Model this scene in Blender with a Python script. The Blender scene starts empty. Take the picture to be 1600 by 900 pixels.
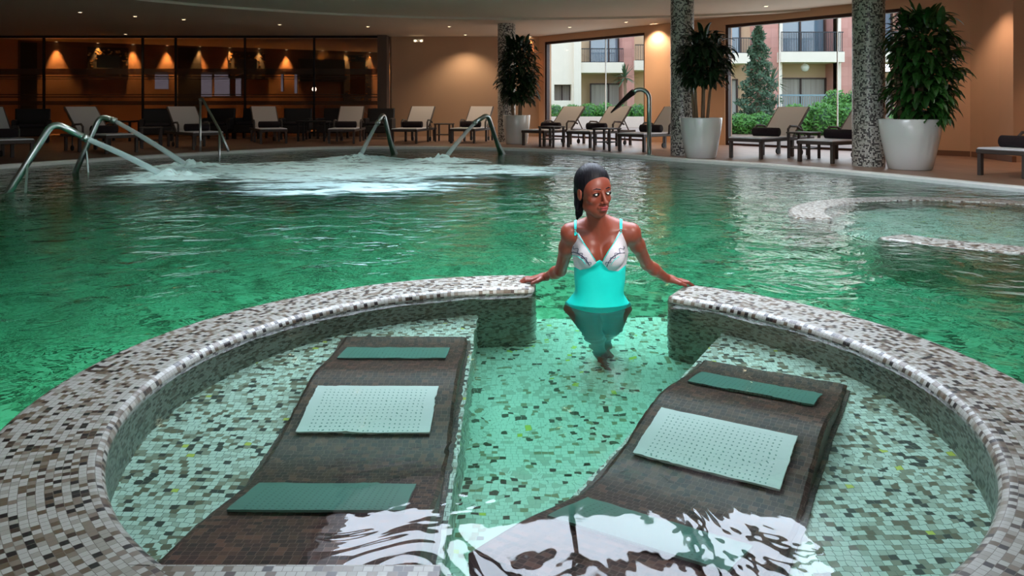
import bpy, math, random
import numpy as np
from mathutils import Vector, Matrix
PI = math.pi
random.seed(7)
C = bpy.context.scene.collection
sc = bpy.context.scene

# ------------------------------------------------------------------ camera
FPX, HOR = 1200.0, 164.0            # focal length in pixels (1600 wide) and horizon row
cam_d = bpy.data.cameras.new('camera'); cam = bpy.data.objects.new('camera', cam_d); C.objects.link(cam)
cam_d.sensor_width = 36.0; cam_d.lens = 36.0 * FPX / 1600.0
cam.location = (0, 0, 1.0); cam.rotation_euler = (PI / 2, 0, 0)
cam_d.shift_y = -(450 - HOR) / 1600.0
cam_d.clip_end = 300
sc.camera = cam

# ------------------------------------------------------------------ world, exposure
sc.view_settings.view_transform = 'Standard'
sc.view_settings.look = 'None'
sc.view_settings.exposure = 0.0
sc.view_settings.gamma = 1.0
sc.view_settings.use_curve_mapping = False
w = bpy.data.worlds.new('sky'); sc.world = w; w.use_nodes = True
nt = w.node_tree; bg = nt.nodes['Background']
tc = nt.nodes.new('ShaderNodeTexCoord'); sp = nt.nodes.new('ShaderNodeSeparateXYZ')
cr = nt.nodes.new('ShaderNodeValToRGB')
cr.color_ramp.elements[0].position = 0.0; cr.color_ramp.elements[0].color = (0.80, 0.84, 0.90, 1)
cr.color_ramp.elements[1].position = 0.6; cr.color_ramp.elements[1].color = (0.50, 0.64, 0.86, 1)
nt.links.new(tc.outputs['Generated'], sp.inputs[0]); nt.links.new(sp.outputs['Z'], cr.inputs[0])
nt.links.new(cr.outputs[0], bg.inputs['Color'])
bg.inputs['Strength'].default_value = 3.4
try:
    sc.cycles.use_denoising = True
    sc.cycles.max_bounces = 14
    sc.cycles.transmission_bounces = 10
    sc.cycles.transparent_max_bounces = 16
    sc.cycles.sample_clamp_indirect = 40.0
    sc.cycles.caustics_refractive = True
    sc.cycles.caustics_reflective = False
    sc.cycles.blur_glossy = 0.0
except Exception:
    pass

def light(kind, name, loc, energy, color=(1, 1, 1), rot=(0, 0, 0), target=None, **kw):
    d = bpy.data.lights.new(name, kind); d.energy = energy; d.color = color
    for k, v in kw.items(): setattr(d, k, v)
    o = bpy.data.objects.new(name, d); C.objects.link(o); o.location = loc; o.rotation_euler = rot
    if target is not None:
        o.rotation_euler = (Vector(target) - Vector(loc)).to_track_quat('-Z', 'Y').to_euler()
    return o

CEIL = 3.1
# daylight falling through the ceiling skylight
light('AREA', 'skylight_daylight', (0.65, 6.1, 3.5), 820, (0.80, 0.88, 1.0), shape='RECTANGLE', size=4.9, size_y=4.6)
# added frontal fill behind the camera, set in an unseen window opening
light('AREA', 'rear_fill_light', (-1.5, -3.85, 1.75), 90, (0.95, 0.97, 1.0), rot=(PI / 2, 0, 0), shape='RECTANGLE', size=5.5, size_y=2.0)
# added spot aimed at the bather in place of a camera flash
light('SPOT', 'flash_standin_spot', (1.7, 0.9, 2.8), 560, (1.0, 0.95, 0.9), target=(0.45, 3.85, 0.33),
      spot_size=math.radians(17), spot_blend=0.6, shadow_soft_size=0.12)

# daylight entering by the two side windows (each panel fills its window opening)
light('AREA', 'side_window_daylight', (6.7, 16.9, 1.5), 42, (0.96, 0.97, 1.0), target=(2.0, 13.2, 2.6), shape='RECTANGLE', size=3.9, size_y=2.5)
light('AREA', 'side_window_daylight', (2.45, 22.2, 1.5), 24, (0.96, 0.97, 1.0), target=(-2.0, 18.5, 2.6), shape='RECTANGLE', size=3.4, size_y=2.5)

# ------------------------------------------------------------------ helpers
def lin(r, g, b):
    f = lambda c: (c / 255 / 12.92) if c / 255 <= 0.04045 else ((c / 255 + 0.055) / 1.055) ** 2.4
    return (f(r), f(g), f(b), 1)

def gp(px, py, z=0.0):
    """ground point seen at a pixel of the photo on the horizontal plane z"""
    Y = FPX * (1 - z) / (py - HOR)
    return ((px - 800) / FPX * Y, Y)

def new_mat(name):
    m = bpy.data.materials.new(name); m.use_nodes = True
    return m, m.node_tree, m.node_tree.nodes['Principled BSDF']

def mat(name, col, rough=0.5, metal=0.0, noise=0.0, nscale=8.0, spec=0.5, emit=None, es=0.0, bump=0.0, coat=0.0):
    m, nt, b = new_mat(name)
    b.inputs['Base Color'].default_value = col; b.inputs['Roughness'].default_value = rough
    b.inputs['Metallic'].default_value = metal; b.inputs['Specular IOR Level'].default_value = spec
    b.inputs['Coat Weight'].default_value = coat
    if noise or bump:
        t = nt.nodes.new('ShaderNodeTexCoord'); n = nt.nodes.new('ShaderNodeTexNoise')
        n.inputs['Scale'].default_value = nscale; n.inputs['Detail'].default_value = 4
        nt.links.new(t.outputs['Object'], n.inputs['Vector'])
    if noise:
        mx = nt.nodes.new('ShaderNodeMix'); mx.data_type = 'RGBA'
        mx.inputs['A'].default_value = tuple(c * (1 - noise) for c in col[:3]) + (1,)
        mx.inputs['B'].default_value = tuple(min(1, c * (1 + noise)) for c in col[:3]) + (1,)
        nt.links.new(n.outputs['Fac'], mx.inputs['Factor']); nt.links.new(mx.outputs['Result'], b.inputs['Base Color'])
    if bump:
        bp = nt.nodes.new('ShaderNodeBump'); bp.inputs['Strength'].default_value = bump; bp.inputs['Distance'].default_value = 0.01
        nt.links.new(n.outputs['Fac'], bp.inputs['Height']); nt.links.new(bp.outputs[0], b.inputs['Normal'])
    if emit:
        b.inputs['Emission Color'].default_value = emit; b.inputs['Emission Strength'].default_value = es
    return m

def math_node(nt, op, a, b=None):
    n = nt.nodes.new('ShaderNodeMath'); n.operation = op
    for i, v in enumerate((a, b)):
        if v is None: continue
        if isinstance(v, (int, float)): n.inputs[i].default_value = v
        else: nt.links.new(v, n.inputs[i])
    return n.outputs[0]

def mosaic(name, palette, grout, tw=0.02, th=0.02, gw=0.07, rough=0.25, shift=True, patch=0.0):
    """glass mosaic: every tile its own random colour; UVs are in metres"""
    m, nt, b = new_mat(name)
    uv = nt.nodes.new('ShaderNodeUVMap'); uv.uv_map = 'UVMap'
    s = nt.nodes.new('ShaderNodeSeparateXYZ'); nt.links.new(uv.outputs[0], s.inputs[0])
    v = math_node(nt, 'DIVIDE', s.outputs['Y'], th); vf = math_node(nt, 'FLOOR', v)
    u = math_node(nt, 'DIVIDE', s.outputs['X'], tw)
    if shift:
        wn = nt.nodes.new('ShaderNodeTexWhiteNoise'); wn.noise_dimensions = '1D'; nt.links.new(vf, wn.inputs['W'])
        u = math_node(nt, 'ADD', u, wn.outputs['Value'])
    uf = math_node(nt, 'FLOOR', u)
    cb = nt.nodes.new('ShaderNodeCombineXYZ'); nt.links.new(uf, cb.inputs[0]); nt.links.new(vf, cb.inputs[1])
    w2 = nt.nodes.new('ShaderNodeTexWhiteNoise'); w2.noise_dimensions = '2D'; nt.links.new(cb.outputs[0], w2.inputs['Vector'])
    val = w2.outputs['Value']
    if patch:
        pn = nt.nodes.new('ShaderNodeTexNoise'); pn.inputs['Scale'].default_value = 3.0
        nt.links.new(uv.outputs[0], pn.inputs['Vector'])
        val = math_node(nt, 'ADD', val, math_node(nt, 'MULTIPLY', math_node(nt, 'SUBTRACT', pn.outputs['Fac'], 0.5), patch))
    r = nt.nodes.new('ShaderNodeValToRGB'); r.color_ramp.interpolation = 'CONSTANT'
    els = r.color_ramp.elements; pos = 0.0
    tot = sum(p for p, _ in palette)
    for i, (p, c) in enumerate(palette):
        e = els[i] if i < 2 else els.new(pos / tot)
        e.position = pos / tot; e.color = c; pos += p
    nt.links.new(val, r.inputs[0])
    fu = math_node(nt, 'FRACT', u); fv = math_node(nt, 'FRACT', v)
    g = math_node(nt, 'MAXIMUM', math_node(nt, 'LESS_THAN', fu, gw), math_node(nt, 'LESS_THAN', fv, gw))
    mx = nt.nodes.new('ShaderNodeMix'); mx.data_type = 'RGBA'
    nt.links.new(g, mx.inputs['Factor']); nt.links.new(r.outputs[0], mx.inputs['A']); mx.inputs['B'].default_value = grout
    nt.links.new(mx.outputs['Result'], b.inputs['Base Color'])
    b.inputs['Roughness'].default_value = rough
    bp = nt.nodes.new('ShaderNodeBump'); bp.inputs['Strength'].default_value = 0.35; bp.inputs['Distance'].default_value = 0.003
    bp.invert = True
    nt.links.new(g, bp.inputs['Height']); nt.links.new(bp.outputs[0], b.inputs['Normal'])
    return m

def link(name, me, m, parent=None):
    o = bpy.data.objects.new(name, me); C.objects.link(o)
    if m is not None and len(me.materials) == 0: me.materials.append(m)
    if parent is not None: o.parent = parent
    return o

def make_mesh(name, verts, faces, smooth=False, uvs=None):
    me = bpy.data.meshes.new(name)
    me.from_pydata([tuple(v) for v in verts], [], faces)
    me.update()
    ul = me.uv_layers.new(name='UVMap')
    co = np.zeros(len(me.vertices) * 3, np.float32); me.vertices.foreach_get('co', co); co = co.reshape(-1, 3)
    li = np.zeros(len(me.loops), np.int32); me.loops.foreach_get('vertex_index', li)
    if uvs is not None:
        uv = np.asarray(uvs, np.float32)[li]
    else:
        nrm = np.zeros(len(me.polygons) * 3, np.float32); me.polygons.foreach_get('normal', nrm); nrm = np.abs(nrm.reshape(-1, 3))
        tot = np.zeros(len(me.polygons), np.int32); me.polygons.foreach_get('loop_total', tot)
        pn = np.repeat(nrm, tot, axis=0); c = co[li]
        ax = pn.argmax(1); uv = np.zeros((len(li), 2), np.float32)
        uv[ax == 2] = c[ax == 2][:, [0, 1]]; uv[ax == 1] = c[ax == 1][:, [0, 2]]; uv[ax == 0] = c[ax == 0][:, [1, 2]]
    ul.data.foreach_set('uv', uv.ravel().astype(np.float32))
    if smooth: me.polygons.foreach_set('use_smooth', [True] * len(me.polygons))
    return me

class MB:
    def __init__(s): s.v = []; s.f = []
    def add(s, vs, fs):
        n = len(s.v); s.v += [tuple(v) for v in vs]; s.f += [[i + n for i in f] for f in fs]; return s
    def box(s, c, d, rz=0, M=None, bev=0.0):
        x, y, z = (k / 2 for k in d)
        if bev > 0:
            b = min(bev, x * .9, y * .9, z * .9); ring = []
            for zz, ins in ((-z, b), (-z + b, 0), (z - b, 0), (z, b)):
                ring.append([(-x + ins + (b - ins if 0 else 0), -y + ins, zz), (x - ins, -y + ins, zz), (x - ins, y - ins, zz), (-x + ins, y - ins, zz)])
            vs = [v for r in ring for v in r]; fs = [[3, 2, 1, 0], [12, 13, 14, 15]]
            for k in range(3):
                for i in range(4): fs.append([k * 4 + i, k * 4 + (i + 1) % 4, k * 4 + 4 + (i + 1) % 4, k * 4 + 4 + i])
        else:
            vs = [(-x, -y, -z), (x, -y, -z), (x, y, -z), (-x, y, -z), (-x, -y, z), (x, -y, z), (x, y, z), (-x, y, z)]
            fs = [[0, 3, 2, 1], [4, 5, 6, 7], [0, 1, 5, 4], [1, 2, 6, 5], [2, 3, 7, 6], [3, 0, 4, 7]]
        T = Matrix.Translation(c) @ (M if M is not None else Matrix.Rotation(rz, 4, 'Z'))
        return s.add([T @ Vector(v) for v in vs], fs)
    def bar(s, a, b, wd, ht, bev=0.0):
        a = Vector(a); b = Vector(b); d = b - a
        q = d.to_track_quat('X', 'Z').to_matrix().to_4x4()
        return s.box(tuple((a + b) / 2), (d.length, wd, ht), M=q, bev=bev)
    def tube(s, path, r, n=10, cap=True):
        P = [Vector(p) for p in path]; rr = r if isinstance(r, (list, tuple)) else [r] * len(P)
        vs = []; up = None
        for i, p in enumerate(P):
            t = (P[min(i + 1, len(P) - 1)] - P[max(i - 1, 0)]).normalized()
            if up is None:
                up = t.orthogonal().normalized()
            else:
                up = (up - t * up.dot(t)).normalized()
            sd = t.cross(up)
            for k in range(n):
                a = 2 * PI * k / n; vs.append(p + (up * math.cos(a) + sd * math.sin(a)) * rr[i])
        fs = []
        for i in range(len(P) - 1):
            for k in range(n): fs.append([i * n + k, i * n + (k + 1) % n, (i + 1) * n + (k + 1) % n, (i + 1) * n + k])
        if cap: fs.append(list(range(n))[::-1]); fs.append([(len(P) - 1) * n + k for k in range(n)])
        return s.add(vs, fs)
    def lathe(s, prof, n=32, c=(0, 0, 0)):
        vs = []; fs = []
        for r, z in prof:
            for k in range(n):
                a = 2 * PI * k / n; vs.append((c[0] + r * math.cos(a), c[1] + r * math.sin(a), c[2] + z))
        for i in range(len(prof) - 1):
            for k in range(n): fs.append([i * n + k, i * n + (k + 1) % n, (i + 1) * n + (k + 1) % n, (i + 1) * n + k])
        fs.append(list(range(n))[::-1]); fs.append([(len(prof) - 1) * n + k for k in range(n)])
        return s.add(vs, fs)
    def prism(s, poly, z0, z1):
        n = len(poly)
        vs = [(x, y, z0) for x, y in poly] + [(x, y, z1) for x, y in poly]
        fs = [list(range(n))[::-1], [n + i for i in range(n)]] + [[i, (i + 1) % n, n + (i + 1) % n, n + i] for i in range(n)]
        return s.add(vs, fs)
    def build(s, name, m, parent=None, smooth=False):
        return link(name, make_mesh(name, s.v, s.f, smooth), m, parent)

def tag(o, label=None, cat=None, group=None, kind=None):
    if label: o['label'] = label
    if cat: o['category'] = cat
    if group: o['group'] = group
    if kind: o['kind'] = kind
    return o
def thing(name, label, cat, loc=(0, 0, 0), rz=0.0, group=None):
    o = bpy.data.objects.new(name, None); C.objects.link(o); o.location = loc; o.rotation_euler = (0, 0, rz)
    o.empty_display_size = 0.1
    return tag(o, label, cat, group)
def dup(o, loc=None, rz=None, label=None, parent=None):
    c = o.copy(); C.objects.link(c)
    if parent is not None: c.parent = parent
    if loc is not None: c.location = loc
    if rz is not None: c.rotation_euler = (0, 0, rz)
    if label: c['label'] = label
    for ch in [x for x in list(C.objects) if x.parent == o]: dup(ch, parent=c)
    return c
def st(o): o['kind'] = 'structure'; return o

# ------------------------------------------------------------------ materials
WHITE_T = lin(178, 176, 164)
ring_pal = [(0.46, lin(164, 162, 154)), (0.16, lin(142, 138, 127)), (0.12, lin(118, 106, 92)), (0.10, lin(92, 76, 58)), (0.08, lin(58, 42, 32)), (0.08, lin(26, 18, 15))]
M_ring = mosaic('ring_mosaic', ring_pal, lin(104, 98, 88), 0.021, 0.019, rough=0.35)
M_shelf = mosaic('shelf_mosaic', [(0.50, lin(236, 234, 226)), (0.18, lin(206, 200, 188)), (0.01, lin(230, 220, 90)), (0.12, lin(168, 150, 130)), (0.10, lin(126, 100, 78)), (0.09, lin(56, 40, 34))],
                 lin(128, 124, 112), 0.023, 0.021, rough=0.4)
M_chan = mosaic('channel_mosaic', [(0.66, lin(240, 240, 232)), (0.20, lin(214, 210, 198)), (0.01, lin(230, 220, 90)), (0.06, lin(170, 150, 120)), (0.07, lin(90, 74, 60))],
                 lin(190, 190, 178), 0.025, 0.024, rough=0.4)
M_bed = mosaic('bed_mosaic', [(0.3, lin(72, 42, 40)), (0.25, lin(82, 50, 44)), (0.2, lin(98, 62, 52)), (0.15, lin(56, 34, 36)), (0.1, lin(120, 78, 66))],
               lin(136, 102, 94), 0.022, 0.022, rough=0.5)
M_pool = mosaic('pool_mosaic', [(0.35, lin(150, 172, 156)), (0.25, lin(116, 148, 128)), (0.2, lin(80, 108, 90)), (0.2, lin(40, 62, 50))],
                lin(150, 160, 146), 0.05, 0.05, rough=0.5, patch=0.9)
M_col = mosaic('column_mosaic', [(0.48, lin(206, 202, 192)), (0.2, lin(150, 144, 134)), (0.32, lin(60, 54, 52))], lin(130, 126, 120), 0.024, 0.024, gw=0.1, rough=0.3)
M_wall = mat('peach_plaster', lin(184, 150, 120), 0.85, noise=0.05, nscale=1.2)
M_terra = mat('terracotta_plaster', lin(206, 166, 134), 0.8, noise=0.08, nscale=1.0)
M_ceil = mat('ceiling_plaster', lin(214, 204, 188), 0.85, noise=0.03, nscale=0.6)
M_brown = mat('dark_brown_frame', lin(58, 34, 28), 0.45)
M_dark = mat('dark_void', lin(24, 20, 18), 0.8)
M_white = mat('white_glaze', lin(232, 232, 228), 0.25, coat=0.4)
M_trim = mat('white_stone', lin(226, 226, 220), 0.5, noise=0.08, nscale=20)
M_steel = mat('polished_steel', lin(206, 216, 214), 0.32, metal=1.0)
M_wick = mat('grey_wicker', lin(74, 64, 58), 0.6, noise=0.2, nscale=60)
M_sling = mat('light_grey_sling', lin(196, 190, 188), 0.8, noise=0.04, nscale=90)
M_towel = mat('dark_towel', lin(34, 22, 26), 0.95, noise=0.2, nscale=60, bump=0.6)
M_leaf = mat('dark_leaf', lin(24, 52, 24), 0.4, noise=0.5, nscale=5)
M_leaf2 = mat('mid_leaf', lin(40, 84, 30), 0.4, noise=0.5, nscale=5)
M_stem = mat('cane', lin(132, 108, 84), 0.8, noise=0.2, nscale=20)
M_soil = mat('soil', lin(50, 36, 26), 0.95, noise=0.3, nscale=30)
M_hedge = mat('hedge_leaf', lin(84, 138, 48), 0.6, noise=0.4, nscale=6)
M_conif = mat('conifer_leaf', lin(66, 92, 62), 0.7, noise=0.4, nscale=8)
M_grass = mat('lawn', lin(88, 116, 60), 0.9, noise=0.3, nscale=12)
M_cream = mat('cream_render', lin(236, 222, 206), 0.85, noise=0.04, nscale=2)
M_ochre = mat('ochre_render', lin(216, 188, 154), 0.85)
M_rail = mat('dark_rail', lin(40, 42, 48), 0.5)
M_black = mat('black_wicker', lin(26, 22, 22), 0.7, noise=0.3, nscale=50)
M_gold = mat('gold_tesserae', lin(220, 160, 90), 0.25, metal=0.9)
# deck stone with joints
def tiles(name, c1, c2, grout, size, rough=0.4):
    m, nt, b = new_mat(name)
    t = nt.nodes.new('ShaderNodeTexCoord'); br = nt.nodes.new('ShaderNodeTexBrick')
    br.offset = 0.0; br.inputs['Scale'].default_value = 1.0
    br.inputs['Brick Width'].default_value = size; br.inputs['Row Height'].default_value = size
    br.inputs['Mortar Size'].default_value = 0.006
    br.inputs['Color1'].default_value = c1; br.inputs['Color2'].default_value = c2; br.inputs['Mortar'].default_value = grout
    nt.links.new(t.outputs['Object'], br.inputs['Vector']); nt.links.new(br.outputs['Color'], b.inputs['Base Color'])
    b.inputs['Roughness'].default_value = rough
    return m
M_deck = tiles('deck_stone', lin(146, 116, 98), lin(134, 106, 88), lin(104, 84, 72), 0.45)
M_brick = tiles('pink_brick', lin(206, 150, 138), lin(196, 138, 126), lin(176, 126, 116), 0.5, 0.8)
# brick is laid on vertical faces: use X and Z
_n = M_brick.node_tree; _br = [n for n in _n.nodes if n.type == 'TEX_BRICK'][0]
_s = _n.nodes.new('ShaderNodeSeparateXYZ'); _c = _n.nodes.new('ShaderNodeCombineXYZ'); _t = [n for n in _n.nodes if n.type == 'TEX_COORD'][0]
_n.links.new(_t.outputs['Object'], _s.inputs[0]); _n.links.new(_s.outputs['X'], _c.inputs[0]); _n.links.new(_s.outputs['Z'], _c.inputs[1])
_n.links.new(_c.outputs[0], _br.inputs['Vector'])

def glass(name, tint=(1, 1, 1, 1), refl=1.0, frost=0.0, frost_col=(0.5, 0.5, 0.5, 1), rough=0.0):
    m = bpy.data.materials.new(name); m.use_nodes = True; nt = m.node_tree; nt.nodes.clear()
    out = nt.nodes.new('ShaderNodeOutputMaterial'); tr = nt.nodes.new('ShaderNodeBsdfTransparent'); tr.inputs[0].default_value = tint
    gl = nt.nodes.new('ShaderNodeBsdfGlossy'); gl.inputs['Roughness'].default_value = rough
    fr = nt.nodes.new('ShaderNodeLayerWeight'); fr.inputs[0].default_value = 0.5
    mx = nt.nodes.new('ShaderNodeMixShader'); k = math_node(nt, 'MULTIPLY', math_node(nt, 'ADD', math_node(nt, 'POWER', fr.outputs['Facing'], 5.0), 0.04), refl)
    nt.links.new(k, mx.inputs[0]); nt.links.new(gl.outputs[0], mx.inputs[2])
    src = tr.outputs[0]
    if frost:
        tl = nt.nodes.new('ShaderNodeBsdfTranslucent'); tl.inputs[0].default_value = frost_col
        df = nt.nodes.new('ShaderNodeBsdfDiffuse'); df.inputs[0].default_value = frost_col
        a = nt.nodes.new('ShaderNodeMixShader'); a.inputs[0].default_value = 0.4
        nt.links.new(tl.outputs[0], a.inputs[1]); nt.links.new(df.outputs[0], a.inputs[2])
        c = nt.nodes.new('ShaderNodeMixShader'); c.inputs[0].default_value = frost
        nt.links.new(tr.outputs[0], c.inputs[1]); nt.links.new(a.outputs[0], c.inputs[2]); src = c.outputs[0]
    nt.links.new(src, mx.inputs[1]); nt.links.new(mx.outputs[0], out.inputs[0])
    return m
M_pane = glass('clear_pane', (0.94, 0.96, 0.95, 1), 1.0)
M_smoke = glass('smoked_pane', (0.72, 0.66, 0.6, 1), 1.2)
M_frost = glass('frosted_band', (0.7, 0.62, 0.55, 1), 1.0, 0.45, (0.25, 0.19, 0.14, 1), 0.2)
M_tintw = glass('tinted_pane', (0.26, 0.25, 0.29, 1), 1.0)
M_bldglass = mat('building_glass', lin(112, 136, 152), 0.05, spec=1.0, coat=1.0)  # blue-grey base colour carries a sky reflection

# ================================================================== STRUCTURE
RC = (0.105, 2.71); RI, RO = 1.36, 1.71
DECK = 0.04
edge = [(-5.2, 0.55), (5.0, 0.55), (7.6, 2.6), (7.3, 5.0), (6.5, 7.4), (5.86, 8.8), (4.95, 10.8), (4.1, 12.2), (2.9, 13.6), (1.6, 15.4), (0.6, 16.5), (-0.9, 17.2),
        (-2.3, 17.5), (-4.3, 17.3), (-5.4, 16.2), (-6.3, 15.1), (-7.1, 13.9), (-8.0, 12.1), (-8.6, 9.5), (-8.4, 5.0), (-7.4, 2.0)]
def smooth_loop(P, k=6):
    n = len(P); out = []
    for i in range(n):
        p0, p1, p2, p3 = (Vector(P[(i + j - 1) % n]) for j in range(4))
        for t in [q / k for q in range(k)]:
            out.append(tuple(0.5 * ((2 * p1) + (-p0 + p2) * t + (2 * p0 - 5 * p1 + 4 * p2 - p3) * t * t + (-p0 + 3 * p1 - 3 * p2 + p3) * t ** 3)))
    return out
E_loop = smooth_loop(edge)
def offset_loop(P, d):
    n = len(P); out = []
    for i in range(n):
        a, b = Vector(P[i - 1]), Vector(P[(i + 1) % n]); t = (b - a).normalized(); nn = Vector((t.y, -t.x))
        out.append(tuple(Vector(P[i]) + nn * d))
    return out
def loop_band(P, Q, zp, zq):
    n = len(P)
    return [(x, y, zp) for x, y in P] + [(x, y, zq) for x, y in Q], [[i, (i + 1) % n, n + (i + 1) % n, n + i] for i in range(n)]

# pool basin: floor and walls
b = MB(); b.prism(offset_loop(E_loop, 0.1), -1.55, -1.3); st(b.build('floor_pool', M_pool))
b = MB(); v, f = loop_band(E_loop, E_loop, -1.32, DECK - 0.01); b.add(v, f)
v2, f2 = loop_band(offset_loop(E_loop, 0.12), offset_loop(E_loop, 0.12), DECK - 0.01, -1.32); b.add(v2, f2); st(b.build('wall_pool', M_pool))
# white coping, a rounded lip that follows the edge
b = MB(); o_in, o_out = offset_loop(E_loop, -0.03), offset_loop(E_loop, 0.13)
for P, Q, zp, zq in ((o_in, o_in, -0.02, DECK), (o_in, offset_loop(E_loop, 0.0), DECK, DECK + 0.02), (offset_loop(E_loop, 0.0), o_out, DECK + 0.02, DECK + 0.02), (o_out, o_out, DECK + 0.02, -0.05)):
    v, f = loop_band(P, Q, zp, zq); b.add(v, f)
st(b.build('trim_pool_coping', M_trim))
# deck: annulus out to a big rectangle
n = len(E_loop); cx, cy = -1.0, 8.5; inn = offset_loop(E_loop, 0.12); big = []
for x, y in inn:
    dx, dy = x - cx, y - cy; big.append((cx + dx * 3.2, cy + dy * 3.2))
v, f = loop_band(inn, big, DECK, DECK); b = MB(); b.add(v, f)
v, f = loop_band(big, big, DECK, -0.3); b.add(v, f); v, f = loop_band(inn, inn, -0.3, DECK); b.add(v, f)
st(b.build('floor', M_deck))

# the long oblique window wall, from the corner by the first column to the right
WA = Vector((0.75, 23.7)); WB = Vector((8.5, 14.25)); wd = (WB - WA).normalized(); wn = Vector((-wd.y, wd.x)) * -1
if wn.y < 0: wn = -wn
def wall_at(px):
    k = (px - 800) / FPX; t = (k * WA.y - WA.x) / (wd.x - k * wd.y); return WA + wd * t
def wseg(b, a, c, z0, z1, th=0.3, off=0.0):
    a = Vector(a); c = Vector(c); m = (a + c) / 2 + wn * (th / 2 + off); ang = math.atan2((c - a).y, (c - a).x)
    b.box((m.x, m.y, (z0 + z1) / 2), ((c - a).length, th, z1 - z0), rz=ang)
w1a, w1b, w2a, w2b = wall_at(850), wall_at(1007), wall_at(1132), wall_at(1408)
ZW = 2.92
b = MB(); wseg(b, WA - wd * 0.1, w1a, 0, CEIL); wseg(b, w1a, w1b, ZW, CEIL); wseg(b, w1b, w2a, 0, CEIL); wseg(b, w2a, w2b, ZW, CEIL); wseg(b, w2b, WB, 0, CEIL)
st(b.build('wall_right', M_terra))
# windows: brown frame and clear panes
for k, (a, c, parts) in enumerate(((w1a, w1b, 2), (w2a, w2b, 3))):
    fr = MB(); a2, c2 = a + wd * 0.04, c - wd * 0.04
    wseg(fr, a, a2 + wd * 0.03, DECK, ZW, 0.12, 0.05); wseg(fr, c2 - wd * 0.03, c, DECK, ZW, 0.12, 0.05)
    wseg(fr, a, c, ZW - 0.07, ZW, 0.12, 0.05); wseg(fr, a, c, DECK, DECK + 0.05, 0.12, 0.05)
    W = st(fr.build('window_%d' % (k + 1), M_brown))
    g = MB(); wseg(g, a2, c2, DECK + 0.04, ZW - 0.06, 0.01, 0.1)
    g.build('pane', M_pane, W)
    g = MB()
    for q in range(1, parts):
        p = a.lerp(c, q / parts + 0.12 * (k == 0)); wseg(g, p, p + wd * 0.02, DECK, ZW, 0.03, 0.09)
    g.build('glazing_bead', M_trim, W)
# back wall and the return beside the glass partition
b = MB(); b.box((-1.4, 23.6 + 0.15, CEIL / 2), (4.6, 0.3, CEIL)); b.box((-3.62, 26.8, CEIL / 2), (0.3, 6.2, CEIL)); st(b.build('wall_back', M_wall))
b = MB(); b.box((-3.9, 23.3, CEIL / 2), (0.28, 0.5, CEIL)); st(b.build('trim_partition_jamb', mat('grey_brown_jamb', lin(96, 78, 66), 0.7)))
# right-hand wall
b = MB()
pts = [(8.5, 14.25), (8.52, 13.9), (8.5, 13.4), (8.42, 12.9), (9.1, 12.6), (9.8, 12.2), (10.2, 6), (10.2, -4.2), (10.6, -4.2), (10.6, 14.6), (8.8, 14.6)]
b.prism(pts, -0.02, CEIL); st(b.build('wall_side', M_terra))
b = MB(); b.prism([(8.49, 14.2), (8.46, 13.4), (8.38, 12.87), (8.44, 12.85), (8.53, 13.4), (8.55, 14.2)], DECK, DECK + 0.1); wseg(b, w2b + wn * -0.02, WB + wn * -0.02, DECK, DECK + 0.1, 0.03)
st(b.build('baseboard_right', mat('base_stone', lin(120, 84, 64), 0.6)))
b = MB(); b.box((-16.2, 13, CEIL / 2), (0.4, 36, CEIL)); st(b.build('wall_left', M_wall))
# rear wall behind the camera with an opening added for the fill light
b = MB()
for c, d in (((-10.2, -4.05, 1.55), (11.8, 0.3, 3.1)), ((6.0, -4.05, 1.55), (9.0, 0.3, 3.1)), ((-1.5, -4.05, 0.36), (5.9, 0.3, 0.72)), ((-1.5, -4.05, 2.94), (5.9, 0.3, 0.34))): b.box(c, d)
st(b.build('wall_front', M_wall))
# ceiling with a skylight opening
SX0, SX1, SY0, SY1 = -1.8, 3.1, 4.0, 8.3
b = MB()
def lineY(x): return WA.y + (x - WA.x) * wd.y / wd.x + 0.35
for pl in ([(-16.5, -4.3), (SX0, -4.3), (SX0, 24), (-3.6, 24), (-3.6, 32), (-16.5, 32)], [(SX0, -4.3), (SX1, -4.3), (SX1, SY0), (SX0, SY0)],
           [(SX0, SY1), (SX1, SY1), (SX1, lineY(SX1)), (0.75, lineY(0.75)), (SX0, 24)], [(SX1, -4.3), (10.7, -4.3), (10.7, 14.5), (8.7, 14.5), (SX1, lineY(SX1))]):
    b.prism(pl, CEIL, CEIL + 0.3)
st(b.build('ceiling', M_ceil))
# shallow curved soffit line on the ceiling
b = MB(); cc = (0.5, 9.5)
arc = [(cc[0] + 10.2 * math.cos(a), cc[1] + 9.2 * math.sin(a)) for a in [PI * q / 40 for q in range(41)]]
arc2 = [(cc[0] + 10.0 * math.cos(a), cc[1] + 9.0 * math.sin(a)) for a in [PI * q / 40 for q in range(41)]]
for i in range(40):
    b.prism([arc[i], arc[i + 1], arc2[i + 1], arc2[i]], CEIL - 0.05, CEIL + 0.01)
st(b.build('trim_ceiling', M_ceil))
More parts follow.
